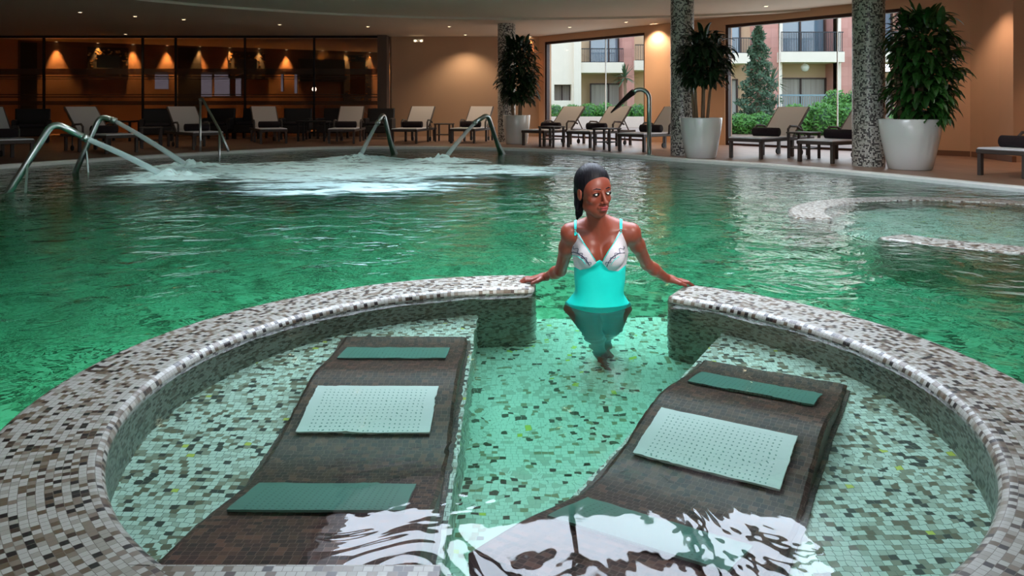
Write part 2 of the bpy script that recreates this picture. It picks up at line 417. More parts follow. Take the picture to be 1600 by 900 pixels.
# skylight curb and bars
b = MB()
for x in (SX0, SX1): b.box((x, (SY0 + SY1) / 2, CEIL + 0.1), (0.08, SY1 - SY0, 0.5))
for y in (SY0, SY1): b.box(((SX0 + SX1) / 2, y, CEIL + 0.1), (SX1 - SX0, 0.08, 0.5))
for q in (1, 2, 3):
    x = SX0 + (SX1 - SX0) * q / 4; b.box((x, (SY0 + SY1) / 2, CEIL + 0.2), (0.06, SY1 - SY0, 0.1))
    y = SY0 + (SY1 - SY0) * q / 4; b.box(((SX0 + SX1) / 2, y, CEIL + 0.2), (SX1 - SX0, 0.06, 0.1))
st(b.build('window_3', M_brown))
b = MB(); b.box((-1.5, -4.0, 1.75), (0.06, 0.08, 2.06)); b.box((-3.3, -4.0, 1.75), (0.06, 0.08, 2.06)); b.box((0.3, -4.0, 1.75), (0.06, 0.08, 2.06)); b.box((-1.5, -4.0, 0.74), (5.9, 0.1, 0.05))
st(b.build('window_4', M_brown))  # added frame around the rear fill light

# glass partition with frosted bands in front of the lounge
GY = 23.3
b = MB()
for x in (-15.9, -14.2, -11.2, -10.2, -8.1, -6.0): b.box((x, GY, CEIL / 2), (0.05, 0.07, CEIL))
b.box((-10, GY, CEIL - 0.03), (12.4, 0.12, 0.07))
W = st(b.build('window_5', M_dark))
g = MB(); g.box((-10, GY, 1.5), (12, 0.012, 3.0)); g.build('pane', M_smoke, W)
g = MB()
for z0, z1 in ((1.92, 2.1), (1.84, 1.875), (1.78, 1.8), (1.3, 1.33), (1.22, 1.26), (1.0, 1.12)): g.box((-10, GY - 0.012, (z0 + z1) / 2), (12, 0.006, z1 - z0))
g.build('frosted_band', M_frost, W)
# lounge wall, oblique, and its windows
LA = Vector((-16.5, 24.6)); LB = Vector((-3.7, 31.6)); ld = (LB - LA).normalized(); ln = Vector((-ld.y, ld.x))
def lwall(px, off=0.0):
    k = (px - 800) / FPX; A = LA - ln * off; t = (k * A.y - A.x) / (ld.x - k * ld.y); return A + ld * t
def lbox(b, pxa, pxb, z0, z1, th, off):
    a, c = lwall(pxa), lwall(pxb); m = (a + c) / 2 - ln * (off + th / 2)
    b.box((m.x, m.y, (z0 + z1) / 2), ((c - a).length, th, z1 - z0), rz=math.atan2(ld.y, ld.x))
def zl(px, py): return 1 - (py - HOR) * lwall(px).y / FPX
M_lounge = mat('lounge_plaster', lin(120, 86, 60), 0.8, noise=0.1, nscale=1.5)
wins = [(242, 264, 112, 139), (308, 332, 112, 152), (335, 360, 112, 150), (368, 378, 112, 150), (439, 444, 114, 143), (460, 466, 114, 146), (470, 486, 112, 121), (488, 506, 112, 121), (508, 518, 112, 121), (524, 531, 112, 120)]
b = MB(); x = -40
for a, c, t, d in wins:
    lbox(b, x, a, 0, CEIL, 0.2, -0.2); lbox(b, a, c, 0, zl(a, d), 0.2, -0.2); lbox(b, a, c, zl(a, t), CEIL, 0.2, -0.2); x = c
lbox(b, x, 640, 0, CEIL, 0.2, -0.2)
st(b.build('wall_lounge', M_lounge))
for i, (a, c, t, d) in enumerate(wins):
    g = MB(); lbox(g, a, c, zl(a, d), zl(a, t), 0.012, -0.1); st(g.build('window_%d' % (i + 6), M_tintw))

# mosaic columns
def column(px, Y, rad, label, top=CEIL):
    x = (px - 800) / FPX * Y; n = 40; vs = []; fs = []; uv = []
    zs = [DECK, DECK + 0.02] + [DECK + 0.02 + (top - DECK - 0.02) * k / 4 for k in range(1, 5)]
    for z in zs:
        for k in range(n + 1):
            a = 2 * PI * k / n; vs.append((x + rad * math.cos(a), Y + rad * math.sin(a), z)); uv.append((rad * a, z))
    m1 = n + 1
    for i in range(len(zs) - 1):
        for k in range(n): fs.append([i * m1 + k, i * m1 + k + 1, (i + 1) * m1 + k + 1, (i + 1) * m1 + k])
    o = link('column', make_mesh('column', vs, fs, True, uv), M_col)
    tag(o, label, 'column', 'mosaic columns', 'structure')
column(791.5, 19.9, 0.23, 'round mosaic column behind the leftmost potted plant')
column(1066, 14.65, 0.22, 'round mosaic column left of the big window, behind the middle potted plant')
column(1357, 12.1, 0.24, 'round mosaic column beside the rightmost white pot')

# ================================================================== WHIRLPOOL RING
def ring_prof():
    P = [(RO, -1.3), (RO, -0.9), (RO, -0.5), (RO, -0.03)]
    for k in range(1, 6):
        a = PI / 2 * k / 5; P.append((RO - 0.045 + 0.045 * math.cos(a), -0.015 + 0.045 * math.sin(a)))
    for k in range(1, 5): P.append((RO - 0.045 - (RO - RI - 0.08) * k / 5, 0.03))
    for k in range(0, 6):
        a = PI / 2 + PI / 2 * k / 5; P.append((RI + 0.035 + 0.035 * math.cos(a), -0.005 + 0.035 * math.sin(a)))
    P += [(RI, -0.3), (RI, -0.6), (RI, -1.3)]
    return P
def ring(name, c, a0, a1, dz, n=120):
    P = ring_prof(); L = [0.0]
    for i in range(1, len(P)): L.append(L[-1] + math.hypot(P[i][0] - P[i - 1][0], P[i][1] - P[i - 1][1]))
    mid = ((RI + RO) / 2)
    secs = []
    for k, ins in ((0, 0.12), (0.12, 0.055), (0.35, 0.02), (0.8, 0.0)):
        secs.append((a0 + math.radians(k * 3), ins))
    N = n
    body = [(a0 + math.radians(4.5) + (a1 - a0 - math.radians(9)) * i / N, 0.0) for i in range(N + 1)]
    tail = [(a1 - (s[0] - a0), s[1]) for s in secs[::-1]]
    secs = secs + body + tail
    vs = []; uv = []; fs = []
    for a, ins in secs:
        for (r, z), l in zip(P, L):
            rr = mid + (r - mid) * (1 - ins / 0.175); zz = z - (ins * 0.35 if z > -0.1 else 0)
            vs.append((c[0] + rr * math.cos(a), c[1] + rr * math.sin(a), zz + dz)); uv.append((a * 1.53, l))
    m = len(P)
    for i in range(len(secs) - 1):
        for j in range(m - 1): fs.append([i * m + j, (i + 1) * m + j, (i + 1) * m + j + 1, i * m + j + 1])
    fs.append(list(range(m))); fs.append([(len(secs) - 1) * m + j for j in range(m)][::-1])
    return link(name, make_mesh(name, vs, fs, True, uv), M_ring)
R = ring('whirlpool_ring', RC, math.radians(89), math.radians(360 + 61), 0)
tag(R, 'large mosaic whirlpool rim in the foreground encircling two tiled beds', 'pool rim')
R2 = ring('whirlpool_ring', (4.2, 6.65), math.radians(-150), math.radians(178), -0.022, 90)
tag(R2, 'smaller looking far whirlpool rim just under the water at right', 'pool rim')

# shelves in the ring, left and right of the sunken channel
def arc_poly(c, r, a0, a1, n=40): return [(c[0] + r * math.cos(a0 + (a1 - a0) * k / n), c[1] + r * math.sin(a0 + (a1 - a0) * k / n)) for k in range(n + 1)]
def circ_line(p, d, c, r):
    """the two points where a line meets a circle"""
    p = Vector(p) - Vector(c); d = Vector(d).normalized(); bq = p.dot(d); q = bq * bq - (p.dot(p) - r * r); s = math.sqrt(q)
    return [Vector(c) + p + d * t for t in (-bq - s, -bq + s)]
ang = lambda p: math.atan2(p[1] - RC[1], p[0] - RC[0])
SH = -0.36; RS = RI + 0.03
lo, hi = circ_line((-0.18, 2), (0, 1), RC, RS)
b = MB(); b.prism(arc_poly(RC, RS, ang(hi), ang(lo) + 2 * PI), -1.3, SH)
st(b.build('floor_shelf_left', M_shelf))
BL0 = Vector((0.83, 3.34)); bd = Vector((-0.502, -0.865)); bn = Vector((0.865, -0.502))
lo, hi = circ_line(BL0 - bn * 0.03, -bd, RC, RS)
b = MB(); b.prism(arc_poly(RC, RS, ang(lo), ang(hi)), -1.3, SH)
st(b.build('floor_shelf_right', M_shelf))
# sunken channel floor, sloping down towards the gap where the bather stands
b = MB(); b.add([(-0.3, 1.4, -0.5), (0.3, 1.4, -0.5), (1.5, 3.2, -0.85), (1.2, 4.5, -0.86), (-0.3, 4.5, -0.86), (-0.3, 3.2, -0.85),
                 (-0.3, 1.4, -1.3), (0.3, 1.4, -1.3), (1.5, 3.2, -1.3), (1.2, 4.5, -1.3), (-0.3, 4.5, -1.3), (-0.3, 3.2, -1.3)],
                [[0, 1, 2, 5], [5, 2, 3, 4]] + [[i, (i + 1) % 6, 6 + (i + 1) % 6, 6 + i][::-1] for i in range(6)])
st(b.build('floor_channel', M_chan))
# headrest ledge at the near end of the left bed
hl = [(-0.15, 1.62)] + [p for p in arc_poly(RC, RS, math.radians(180), math.radians(270), 50) if p[1] < 1.62 and p[0] < -0.15]
hl = [(-0.80, 1.62)][:0] + hl
b = MB(); b.prism(sorted_poly := [(-0.15, 1.62), (-0.15, 1.36)] + [p for p in reversed(arc_poly(RC, RS, math.radians(180), math.radians(262), 60)) if p[1] < 1.62 and p[0] < -0.17] + [(-0.83, 1.62)], -0.9, 0.03)
tag(b.build('headrest_ledge', M_ring), 'flat light mosaic ledge at the near end of the left tiled bed', 'ledge')
b = MB(); b.prism(arc_poly((4.2, 6.65), RI + 0.03, 0, 2 * PI), -1.3, -0.55); st(b.build('floor_shelf_far', M_shelf))

# tiled beds: a wavy lounger profile of dark mosaic with three perforated air plates
PR = [(0.0, -0.325), (0.10, -0.325), (0.2, -0.305), (0.4, -0.235), (0.56, -0.185), (0.68, -0.195), (0.85, -0.255), (1.02, -0.315), (1.18, -0.335), (1.32, -0.31), (1.5, -0.22), (1.68, -0.12), (1.84, -0.06), (1.97, -0.02)]
px_ = np.array([p[0] for p in PR]); pz_ = np.array([p[1] for p in PR])
_s = np.linspace(0, 1.97, 80); _z = np.interp(_s, px_, pz_)
for _ in range(6): _z[1:-1] = (_z[:-2] + 2 * _z[1:-1] + _z[2:]) / 4
prof = lambda s: float(np.interp(s, _s, _z))
M_plate = None
def plate_mat(name, col, rough, dotcol):
    m, nt, b = new_mat(name); uv = nt.nodes.new('ShaderNodeUVMap'); uv.uv_map = 'UVMap'
    s = nt.nodes.new('ShaderNodeSeparateXYZ'); nt.links.new(uv.outputs[0], s.inputs[0])
    du = math_node(nt, 'SUBTRACT', math_node(nt, 'FRACT', math_node(nt, 'DIVIDE', s.outputs['X'], 0.017)), 0.5)
    dv = math_node(nt, 'SUBTRACT', math_node(nt, 'FRACT', math_node(nt, 'DIVIDE', s.outputs['Y'], 0.02)), 0.5)
    d = math_node(nt, 'ADD', math_node(nt, 'MULTIPLY', du, du), math_node(nt, 'MULTIPLY', dv, dv))
    hole = math_node(nt, 'LESS_THAN', d, 0.026)
    iu = math_node(nt, 'LESS_THAN', math_node(nt, 'ABSOLUTE', math_node(nt, 'SUBTRACT', s.outputs['X'], 0.23)), 0.19)
    iv = math_node(nt, 'GREATER_THAN', s.outputs['Y'], 0.03)
    hole = math_node(nt, 'MULTIPLY', hole, math_node(nt, 'MULTIPLY', iu, iv))
    mx = nt.nodes.new('ShaderNodeMix'); mx.data_type = 'RGBA'; nt.links.new(hole, mx.inputs['Factor'])
    mx.inputs['A'].default_value = col; mx.inputs['B'].default_value = dotcol
    nt.links.new(mx.outputs['Result'], b.inputs['Base Color']); b.inputs['Roughness'].default_value = rough
    return m
M_plate = plate_mat('white_air_plate', lin(250, 255, 250), 0.4, lin(140, 172, 162))
M_plate2 = plate_mat('teal_air_plate', lin(104, 146, 134), 0.3, lin(66, 104, 94))
def tiled_bed(loc, rz, length, label):
    t = thing('tiled_bed', label, 'tiled bed', loc, rz, 'tiled beds inside the whirlpool')
    W = 0.58; k = length / 1.97; n = 60; vs = []; uv = []; fs = []
    for i in range(n + 1):
        s = 1.97 * i / n; z = prof(s)
        for x, zz, u in ((0.0, -0.42, -0.2), (0.0, z - 0.012, -0.01), (0.012, z, 0.0), (W / 2, z, W / 2), (W - 0.012, z, W), (W, z - 0.012, W + 0.01), (W, -0.42, W + 0.2)):
            vs.append((x, -s * k, zz)); uv.append((u, s * k))
    for i in range(n):
        for j in range(6): fs.append([i * 7 + j, (i + 1) * 7 + j, (i + 1) * 7 + j + 1, i * 7 + j + 1])
    fs.append(list(range(7))); fs.append([n * 7 + j for j in range(7)][::-1])
    link('bed_surface', make_mesh('bed_surface', vs, fs, False, uv), M_bed, t)
    mb = MB(); mb.box((W / 2, -0.98 * k, -0.37), (W + 0.03, 1.9 * k, 0.05)); mb.build('plinth', M_bed, t)
    for s0, s1, m in ((0.20, 0.40, M_plate2), (0.73, 1.03, M_plate), (1.40, 1.66, M_plate2)):
        vs = []; uv = []; fs = []; q = 8
        for i in range(q + 1):
            s = s0 + (s1 - s0) * i / q; z = prof(s) + 0.012 + 0.006 * math.sin(PI * i / q)
            for x, dz in ((0.05, 0), (0.05, 0.014), (0.51, 0.014), (0.51, 0)):
                vs.append((x, -s * k, z + dz)); uv.append((x - 0.05, (s - s0) * k))
        for i in range(q):
            for j in range(4): fs.append([i * 4 + j, (i + 1) * 4 + j, (i + 1) * 4 + (j + 1) % 4, i * 4 + (j + 1) % 4])
        fs.append([0, 1, 2, 3]); fs.append([q * 4 + j for j in (3, 2, 1, 0)])
        o = link('air_plate', make_mesh('air_plate', vs, fs, False, uv), m, t)
        o['label'] = 'bright white perforated plate' if m is M_plate else 'teal perforated plate'
    return t
tiled_bed((-0.79, 3.65, 0), 0.0, 1.97, 'dark mosaic underwater bed with three perforated plates, left of the channel')
tiled_bed((BL0.x, BL0.y, 0), math.atan2(bn.y, bn.x), 1.85, 'dark mosaic underwater bed set aslant, right of the channel')

# ================================================================== WATER
def water_mat():
    m = bpy.data.materials.new('pool_water'); m.use_nodes = True; nt = m.node_tree; nt.nodes.clear()
    out = nt.nodes.new('ShaderNodeOutputMaterial')
    tc = nt.nodes.new('ShaderNodeTexCoord')
    rf = nt.nodes.new('ShaderNodeBsdfRefraction'); rf.inputs['IOR'].default_value = 1.33; rf.inputs['Roughness'].default_value = 0.0
    gl = nt.nodes.new('ShaderNodeBsdfGlossy'); gl.inputs['Roughness'].default_value = 0.02
    fr = nt.nodes.new('ShaderNodeFresnel'); fr.inputs[0].default_value = 1.33
    mx = nt.nodes.new('ShaderNodeMixShader')
    nt.links.new(fr.outputs[0], mx.inputs[0]); nt.links.new(rf.outputs[0], mx.inputs[1]); nt.links.new(gl.outputs[0], mx.inputs[2])
    # amplitude: calm inside the whirlpool, livelier outside
    vm = nt.nodes.new('ShaderNodeVectorMath'); vm.operation = 'DISTANCE'; nt.links.new(tc.outputs['Object'], vm.inputs[0]); vm.inputs[1].default_value = (RC[0], RC[1], 0)
    mr = nt.nodes.new('ShaderNodeMapRange'); nt.links.new(vm.outputs['Value'], mr.inputs[0])
    mr.inputs[1].default_value = 1.3; mr.inputs[2].default_value = 2.2; mr.inputs[3].default_value = 0.005; mr.inputs[4].default_value = 0.034
    n1 = nt.nodes.new('ShaderNodeTexNoise'); n1.inputs['Scale'].default_value = 2.6; n1.inputs['Detail'].default_value = 3; n1.inputs['Distortion'].default_value = 1.2
    n2 = nt.nodes.new('ShaderNodeTexNoise'); n2.inputs['Scale'].default_value = 7.5; n2.inputs['Detail'].default_value = 2; n2.inputs['Distortion'].default_value = 0.8
    for q in (n1, n2): nt.links.new(tc.outputs['Object'], q.inputs['Vector'])
    h = math_node(nt, 'ADD', n1.outputs['Fac'], math_node(nt, 'MULTIPLY', n2.outputs['Fac'], math_node(nt, 'MULTIPLY', mr.outputs[0], 6.5)))
    h = math_node(nt, 'MULTIPLY', h, mr.outputs[0])
    bp = nt.nodes.new('ShaderNodeBump'); bp.inputs['Strength'].default_value = 1.0; bp.inputs['Distance'].default_value = 1.0
    nt.links.new(h, bp.inputs['Height'])
    for q in (rf, gl, fr): nt.links.new(bp.outputs[0], q.inputs['Normal'])
    nt.links.new(mx.outputs[0], out.inputs['Surface'])
    ab = nt.nodes.new('ShaderNodeVolumeAbsorption'); ab.inputs['Color'].default_value = (0.22, 0.92, 0.70, 1); ab.inputs['Density'].default_value = 0.74
    nt.links.new(ab.outputs[0], out.inputs['Volume'])
    return m
b = MB(); b.prism(offset_loop(E_loop, 0.05), -1.42, 0.0)
tag(b.build('pool_water', water_mat()), 'green rippling pool water filling the basin and the whirlpool', 'water', kind='stuff')

# submerged pool lamps on the outer side of the whirlpool wall and along the far basin
M_lens = mat('lamp_lens', lin(240, 250, 240), 0.3, emit=(0.9, 1.0, 0.92, 1), es=2.0)
def pool_lamp(x, y, a, label, e):
    t = thing('pool_lamp', label, 'pool lamp', (x, y, -0.6), a, 'submerged lamps in the pool walls')
    q = MB(); q.lathe([(0.12, 0.0), (0.13, 0.02), (0.12, 0.035)], 24)
    o = q.build('bezel', M_steel, t); o.rotation_euler = (0, PI / 2, 0)
    q = MB(); q.lathe([(0.095, 0.0), (0.095, 0.03), (0.05, 0.042)], 24)
    o = q.build('lens', M_lens, t); o.rotation_euler = (0, PI / 2, 0)
    d = Vector((math.cos(a), math.sin(a), 0.0))
    l = light('AREA', 'pool_lamp_light', (x + d.x * 0.06, y + d.y * 0.06, -0.6), e, (0.95, 1.0, 0.92), target=(x + d.x * 2, y + d.y * 2, -0.95), shape='DISK', size=0.3)
for a, e in ((98, 14), (130, 17), (162, 15), (195, 8), (50, 9), (20, 4)):
    r = math.radians(a)
    pool_lamp(RC[0] + RO * math.cos(r), RC[1] + RO * math.sin(r), r, 'round underwater lamp in the outer whirlpool wall', e)
# ================================================================== SUN LOUNGERS
M_seat = mat('skylit_seat_sling', lin(226, 224, 230), 0.7, noise=0.04, nscale=90)  # sling colour lightened and blued for sky light on the flat seats
def make_lounger(label):
    """foot end at the origin facing -Y, the raised back towards +Y"""
    t = thing('sun_lounger', label, 'sun lounger', (0, 0, 0), 0, 'sun loungers round the pool')
    W = 0.66; f = MB()
    for s in (-1, 1): f.bar((s * (W / 2 - 0.02), 0.0, 0.33), (s * (W / 2 - 0.02), 1.95, 0.33), 0.04, 0.06, 0.008)
    f.bar((-W / 2 + 0.02, 0.02, 0.33), (W / 2 - 0.02, 0.02, 0.33), 0.04, 0.06, 0.008); f.bar((-W / 2 + 0.02, 1.93, 0.33), (W / 2 - 0.02, 1.93, 0.33), 0.04, 0.05, 0.008)
    f.build('frame', M_wick, t)
    q = MB(); q.box((0, 0.6, 0.365), (W - 0.02, 1.18, 0.035), bev=0.012); q.build('seat', M_seat, t)
    q = MB(); q.bar((0, 1.16, 0.37), (0, 1.78, 0.92), W - 0.03, 0.03, 0.01); q.build('backrest', M_sling, t)
    q = MB()
    for s in (-1, 1): q.bar((s * (W / 2 - 0.015), 1.14, 0.35), (s * (W / 2 - 0.015), 1.78, 0.91), 0.03, 0.045, 0.006)
    q.bar((-W / 2 + 0.02, 1.77, 0.90), (W / 2 - 0.02, 1.77, 0.90), 0.02, 0.03)
    q.build('backrest_frame', M_wick, t)
    for s in (-1, 1):
        q = MB(); q.bar((s * 0.2, 1.55, 0.70), (s * 0.2, 1.85, 0.34), 0.02, 0.02); q.build('prop_bar', M_wick, t)
    for s in (-1, 1):
        for y in (0.05, 1.15, 1.75):
            q = MB(); q.box((s * (W / 2 - 0.03), y, 0.155), (0.05, 0.06, 0.31), bev=0.006); q.build('leg', M_wick, t)
        q = MB(); q.tube([(s * (W / 2 + 0.01), 0.92, 0.34), (s * (W / 2 + 0.01), 0.93, 0.52), (s * (W / 2 + 0.01), 1.0, 0.57), (s * (W / 2 + 0.01), 1.25, 0.56), (s * (W / 2 + 0.01), 1.4, 0.50)], 0.022, 8); q.build('armrest', M_wick, t)
    for s in (-1, 1):
        q = MB(); q.lathe([(0.055, -0.015), (0.06, 0.0), (0.055, 0.015)], 16); o = q.build('wheel', M_black, t)
        o.rotation_euler = (0, PI / 2, 0); o.location = (s * 0.24, 1.6, 0.06)
        q = MB(); q.bar((s * 0.24, 1.6, 0.06), (s * 0.24, 1.6, 0.31), 0.02, 0.02); q.build('wheel_bracket', M_wick, t)
    return t
LG = [  # foot-end pixel, depth, rotation in degrees (axis turned from +Y towards -X when positive), label tail
    (20, 13.0, 48, 'at the far left edge of the picture'),
    (192, 15.3, 54, 'behind the bent pipes, second from the left'),
    (326, 16.6, 41, 'behind the metal stair handrail'),
    (428, 18.9, 26, 'glowing orange in lamp light'),
    (533, 18.9, 3, 'just left of the far bent pipe'),
    (631, 18.9, -9, 'beside the partition jamb'),
    (722, 19.2, -14, 'just left of the leftmost white planter'),
    (832, 18.0, -38, 'just right of the leftmost white planter'),
    (903, 17.3, -40, 'in the middle under the first window'),
    (985, 15.8, -44, 'right behind the tall shower spout'),
    (1163, 13.75, -48, 'right of the middle planter'),
    (1272, 12.75, -54, 'partly behind the column of the rightmost planter'),
    (1562, 10.2, -66, 'at the right edge of the picture'),
]
proto = None; tproto = None
M_towelr = M_towel
for i, (px, Y, rz, tail) in enumerate(LG):
    X = (px - 800) / FPX * Y; r = math.radians(rz); label = ('pale sling sun lounger ' + tail)
    if proto is None:
        proto = make_lounger(label); o = proto
    else: o = dup(proto, label=label)
    o.location = (X, Y, DECK); o.rotation_euler = (0, 0, r)
    # rolled towel lying on it
    if tproto is None:
        q = MB(); q.tube([(-0.27, 0, 0), (-0.262, 0, 0), (-0.25, 0, 0), (0.25, 0, 0), (0.262, 0, 0), (0.27, 0, 0)], [0.03, 0.065, 0.082, 0.082, 0.065, 0.03], 18)
        tproto = q.build('rolled_towel', M_towelr, None, True); tw = tproto
    else: tw = tproto.copy(); C.objects.link(tw)
    off = Matrix.Rotation(r, 3, 'Z') @ Vector((0, 0.42 if px > 1500 else 0.75, 0))
    tw.location = (X + off.x, Y + off.y, DECK + 0.381 + 0.08); tw.rotation_euler = (0, 0, r)
    tag(tw, 'dark rolled towel on the lounger ' + tail, 'towel', 'rolled towels on the loungers')

# small side tables
def side_table(px, Y, z_rz, label):
    t = thing('side_table', label, 'side table', ((px - 800) / FPX * Y, Y, DECK), math.radians(z_rz), 'side tables between the loungers')
    q = MB(); q.box((0, 0, 0.46), (0.45, 0.45, 0.03), bev=0.008); q.build('tabletop', M_wick, t)
    for sx in (-1, 1):
        for sy in (-1, 1):
            q = MB(); q.box((sx * 0.19, sy * 0.19, 0.222), (0.04, 0.04, 0.444)); q.build('leg', M_wick, t)
    q = MB(); q.box((0, 0, 0.18), (0.36, 0.36, 0.02)); q.build('shelf', M_wick, t)
side_table(1256, 13.88, -48, 'dark wicker side table between the two loungers by the big window')
side_table(694, 20.3, -10, 'low dark side table between loungers against the plain wall')
side_table(862, 17.6, -40, 'dark side table between the loungers right of the leftmost planter')
side_table(948, 16.2, -40, 'dark side table near the tall shower spout')
side_table(236, 17.0, 30, 'dark side table between the two loungers left of the stair handrail')

# ================================================================== PLANTERS
def strap_leaf(b, base, az, el, L, W, droop, rnd):
    """a folded, drooping strap leaf"""
    p = Vector(base); n = 6; vs = []; fs = []
    d = Vector((math.cos(az) * math.cos(el), math.sin(az) * math.cos(el), math.sin(el)))
    sd = Vector((-math.sin(az), math.cos(az), 0))
    for i in range(n + 1):
        t = i / n; wv = W * (math.sin(PI * min(1, t * 0.9 + 0.12)) ** 0.7) * 0.5 + 0.002
        up = sd.cross(d).normalized() * -1
        vs += [p - sd * wv + up * wv * 0.25, p, p + sd * wv + up * wv * 0.25]
        p = p + d * (L / n); d = (d + Vector((0, 0, -droop / n))).normalized()
    for i in range(n):
        k = i * 3; fs += [[k, k + 1, k + 4, k + 3], [k + 1, k + 2, k + 5, k + 4]]
    b.add(vs, fs)
def planter(px, Y, rt, rb, hp, tall, spread, low, label, plabel, nleaf, seed, stems=4):
    rnd = random.Random(seed); x = (px - 800) / FPX * Y
    t = thing('planter', label, 'planter', (x, Y, DECK), 0, 'white planters')
    q = MB(); q.lathe([(rb * 0.94, 0.0), (rb, 0.012), (rb + (rt - rb) * 0.35, hp * 0.3), (rb + (rt - rb) * 0.75, hp * 0.65), (rt, hp - 0.01), (rt - 0.006, hp), (rt - 0.035, hp), (rt - 0.04, hp - 0.06)], 48)
    q.build('pot', M_white, t, True)
    q = MB(); q.lathe([(rt - 0.045, hp - 0.12), (rt - 0.045, hp - 0.07)], 32); q.build('soil', M_soil, t)
    pt = thing('potted_dracaena', plabel, 'potted plant', (x, Y, DECK + hp - 0.08), 0, 'dracaenas in white planters')
    zb = (HB if (HB := low * tall) else 0)
    for s in range(stems):
        a = 2 * PI * s / stems + rnd.random(); r0 = rt * 0.3; H = tall * rnd.uniform(0.55, 0.85)
        top = Vector((math.cos(a) * spread * 0.35, math.sin(a) * spread * 0.35, H)); base = Vector((math.cos(a) * r0, math.sin(a) * r0, 0))
        b = MB(); b.tube([base, base.lerp(top, 0.35) + Vector((0, 0, 0.05)), base.lerp(top, 0.7), top], [0.03, 0.026, 0.022, 0.018], 8); b.build('stem', M_stem, pt, True)
    b = MB()
    for i in range(nleaf):
        u = rnd.random(); z = zb + (tall * 0.93 - zb) * u; R = spread * math.sqrt(max(0.05, 1 - ((u - 0.52) / 0.62) ** 2))
        az = rnd.uniform(0, 2 * PI); lump = 0.85 + 0.22 * math.sin(az * 3 + seed) * math.sin(u * 9 + seed)
        rr = R * lump * math.sqrt(rnd.random()) * 0.68; p = (rr * math.cos(az) + (0.16 if seed == 3 else 0.05), rr * math.sin(az) - 0.08, z)
        az2 = az + rnd.uniform(-0.9, 0.9); el = rnd.uniform(-0.1, 0.9) + (0.6 if u > 0.85 else 0)
        strap_leaf(b, p, az2, el, rnd.uniform(0.24, 0.38), rnd.uniform(0.07, 0.11), rnd.uniform(1.0, 3.2), rnd)
    b.build('foliage', M_leaf if seed != 3 else M_leaf2, pt)
planter(807, 18.95, 0.34, 0.27, 0.71, 1.95, 0.62, 0.20, 'leftmost white planter, standing before the first column', 'dense dark dracaena in the leftmost white planter', 620, 1)
planter(1095, 13.95, 0.38, 0.27, 0.73, 1.62, 0.60, 0.42, 'middle white planter, at the foot of the mosaic column', 'dracaena with bare canes below its crown in the middle planter', 460, 2, 6)
planter(1422, 11.5, 0.44, 0.30, 0.75, 1.70, 0.64, 0.03, 'rightmost and largest white planter by the pool edge', 'large leafy green dracaena in the rightmost planter', 820, 3, 6)

# ================================================================== POOL FITTINGS
def bend(P, r, n=6):
    """round the corners of a polyline"""
    P = [Vector(p) for p in P]; out = [P[0]]
    for i in range(1, len(P) - 1):
        a = (P[i - 1] - P[i]).normalized(); c = (P[i + 1] - P[i]).normalized()
        s, e = P[i] + a * r, P[i] + c * r
        for k in range(n + 1):
            t = k / n; out.append(s * (1 - t) ** 2 + P[i] * 2 * t * (1 - t) + e * t * t)
    return out + [P[-1]]
m_jet = bpy.data.materials.new('jet_water'); m_jet.use_nodes = True
_n = m_jet.node_tree; _b = _n.nodes['Principled BSDF']; _b.inputs['Base Color'].default_value = (0.7, 0.9, 0.88, 1); _b.inputs['Roughness'].default_value = 0.25
_b.inputs['Alpha'].default_value = 0.38
def at(px, py, Y): return Vector(((px - 800) / FPX * Y, Y, 1 - (py - HOR) * Y / FPX))
def cannon(base, top, nozzle, hit, r, label, jl):
    t = thing('water_spout', label, 'water spout', (base.x, base.y, 0), 0, 'bent steel water spouts'); o = Vector((base.x, base.y, 0))
    q = MB(); q.tube([p - o for p in bend([base - (top - base).normalized() * 0.6, top, nozzle], 0.14)], r, 14); q.build('pipe', M_steel, t, True)
    dv = (nozzle - top).normalized()
    q = MB(); q.tube([nozzle - o - dv * 0.04, nozzle - o + dv * 0.03], r * 1.12, 14); q.build('nozzle', M_steel, t, True)
    q = MB(); a = Vector((base.x, base.y, -0.05)); e = base.lerp(top, 0.38); s = Vector((0.22, -0.05, 0)) if base.x < -3 else Vector((0.1, 0, 0))
    q.bar(tuple(a + s - o), tuple(e + s * 0.1 - o), 0.02, 0.05); q.build('strut', M_steel, t)
    P = []
    for k in range(9):
        u = k / 8; p = nozzle.lerp(hit, u); p.z += 0.02 * math.sin(PI * u); P.append(p)
    q = MB(); q.tube(P, [r * (0.75 + 0.35 * k / 8) for k in range(9)], 12)
    tag(q.build('water_jet', m_jet, None, True), jl, 'water jet', 'jets from the spouts')
cannon(at(14, 300, 8.85), at(83, 190, 9.2), at(134, 216, 9.35), Vector((-4.6, 10.35, 0.0)), 0.042, 'big bent steel pipe at the left, nearest of the spouts', 'thick white water jet from the nearest left spout')
cannon(at(118, 268, 11.5), at(157, 180, 11.7), at(178, 188, 11.7), Vector((-5.0, 12.0, 0.0)), 0.042, 'dark bent steel pipe just behind the nearest left spout', 'thinner white water jet right behind the nearest one')
cannon(at(614, 240, 15.8), at(599, 176, 15.6), at(590, 192, 15.4), Vector((-2.75, 13.7, 0.0)), 0.045, 'bent steel pipe in front of the partition jamb', 'steep water jet left of the middle spout')
cannon(at(782, 240, 15.8), at(762, 178, 15.4), at(742, 192, 15.2), Vector((-1.22, 13.3, 0.0)), 0.045, 'bent steel pipe in front of the leftmost planter', 'slanting water jet falling left before the plain wall')
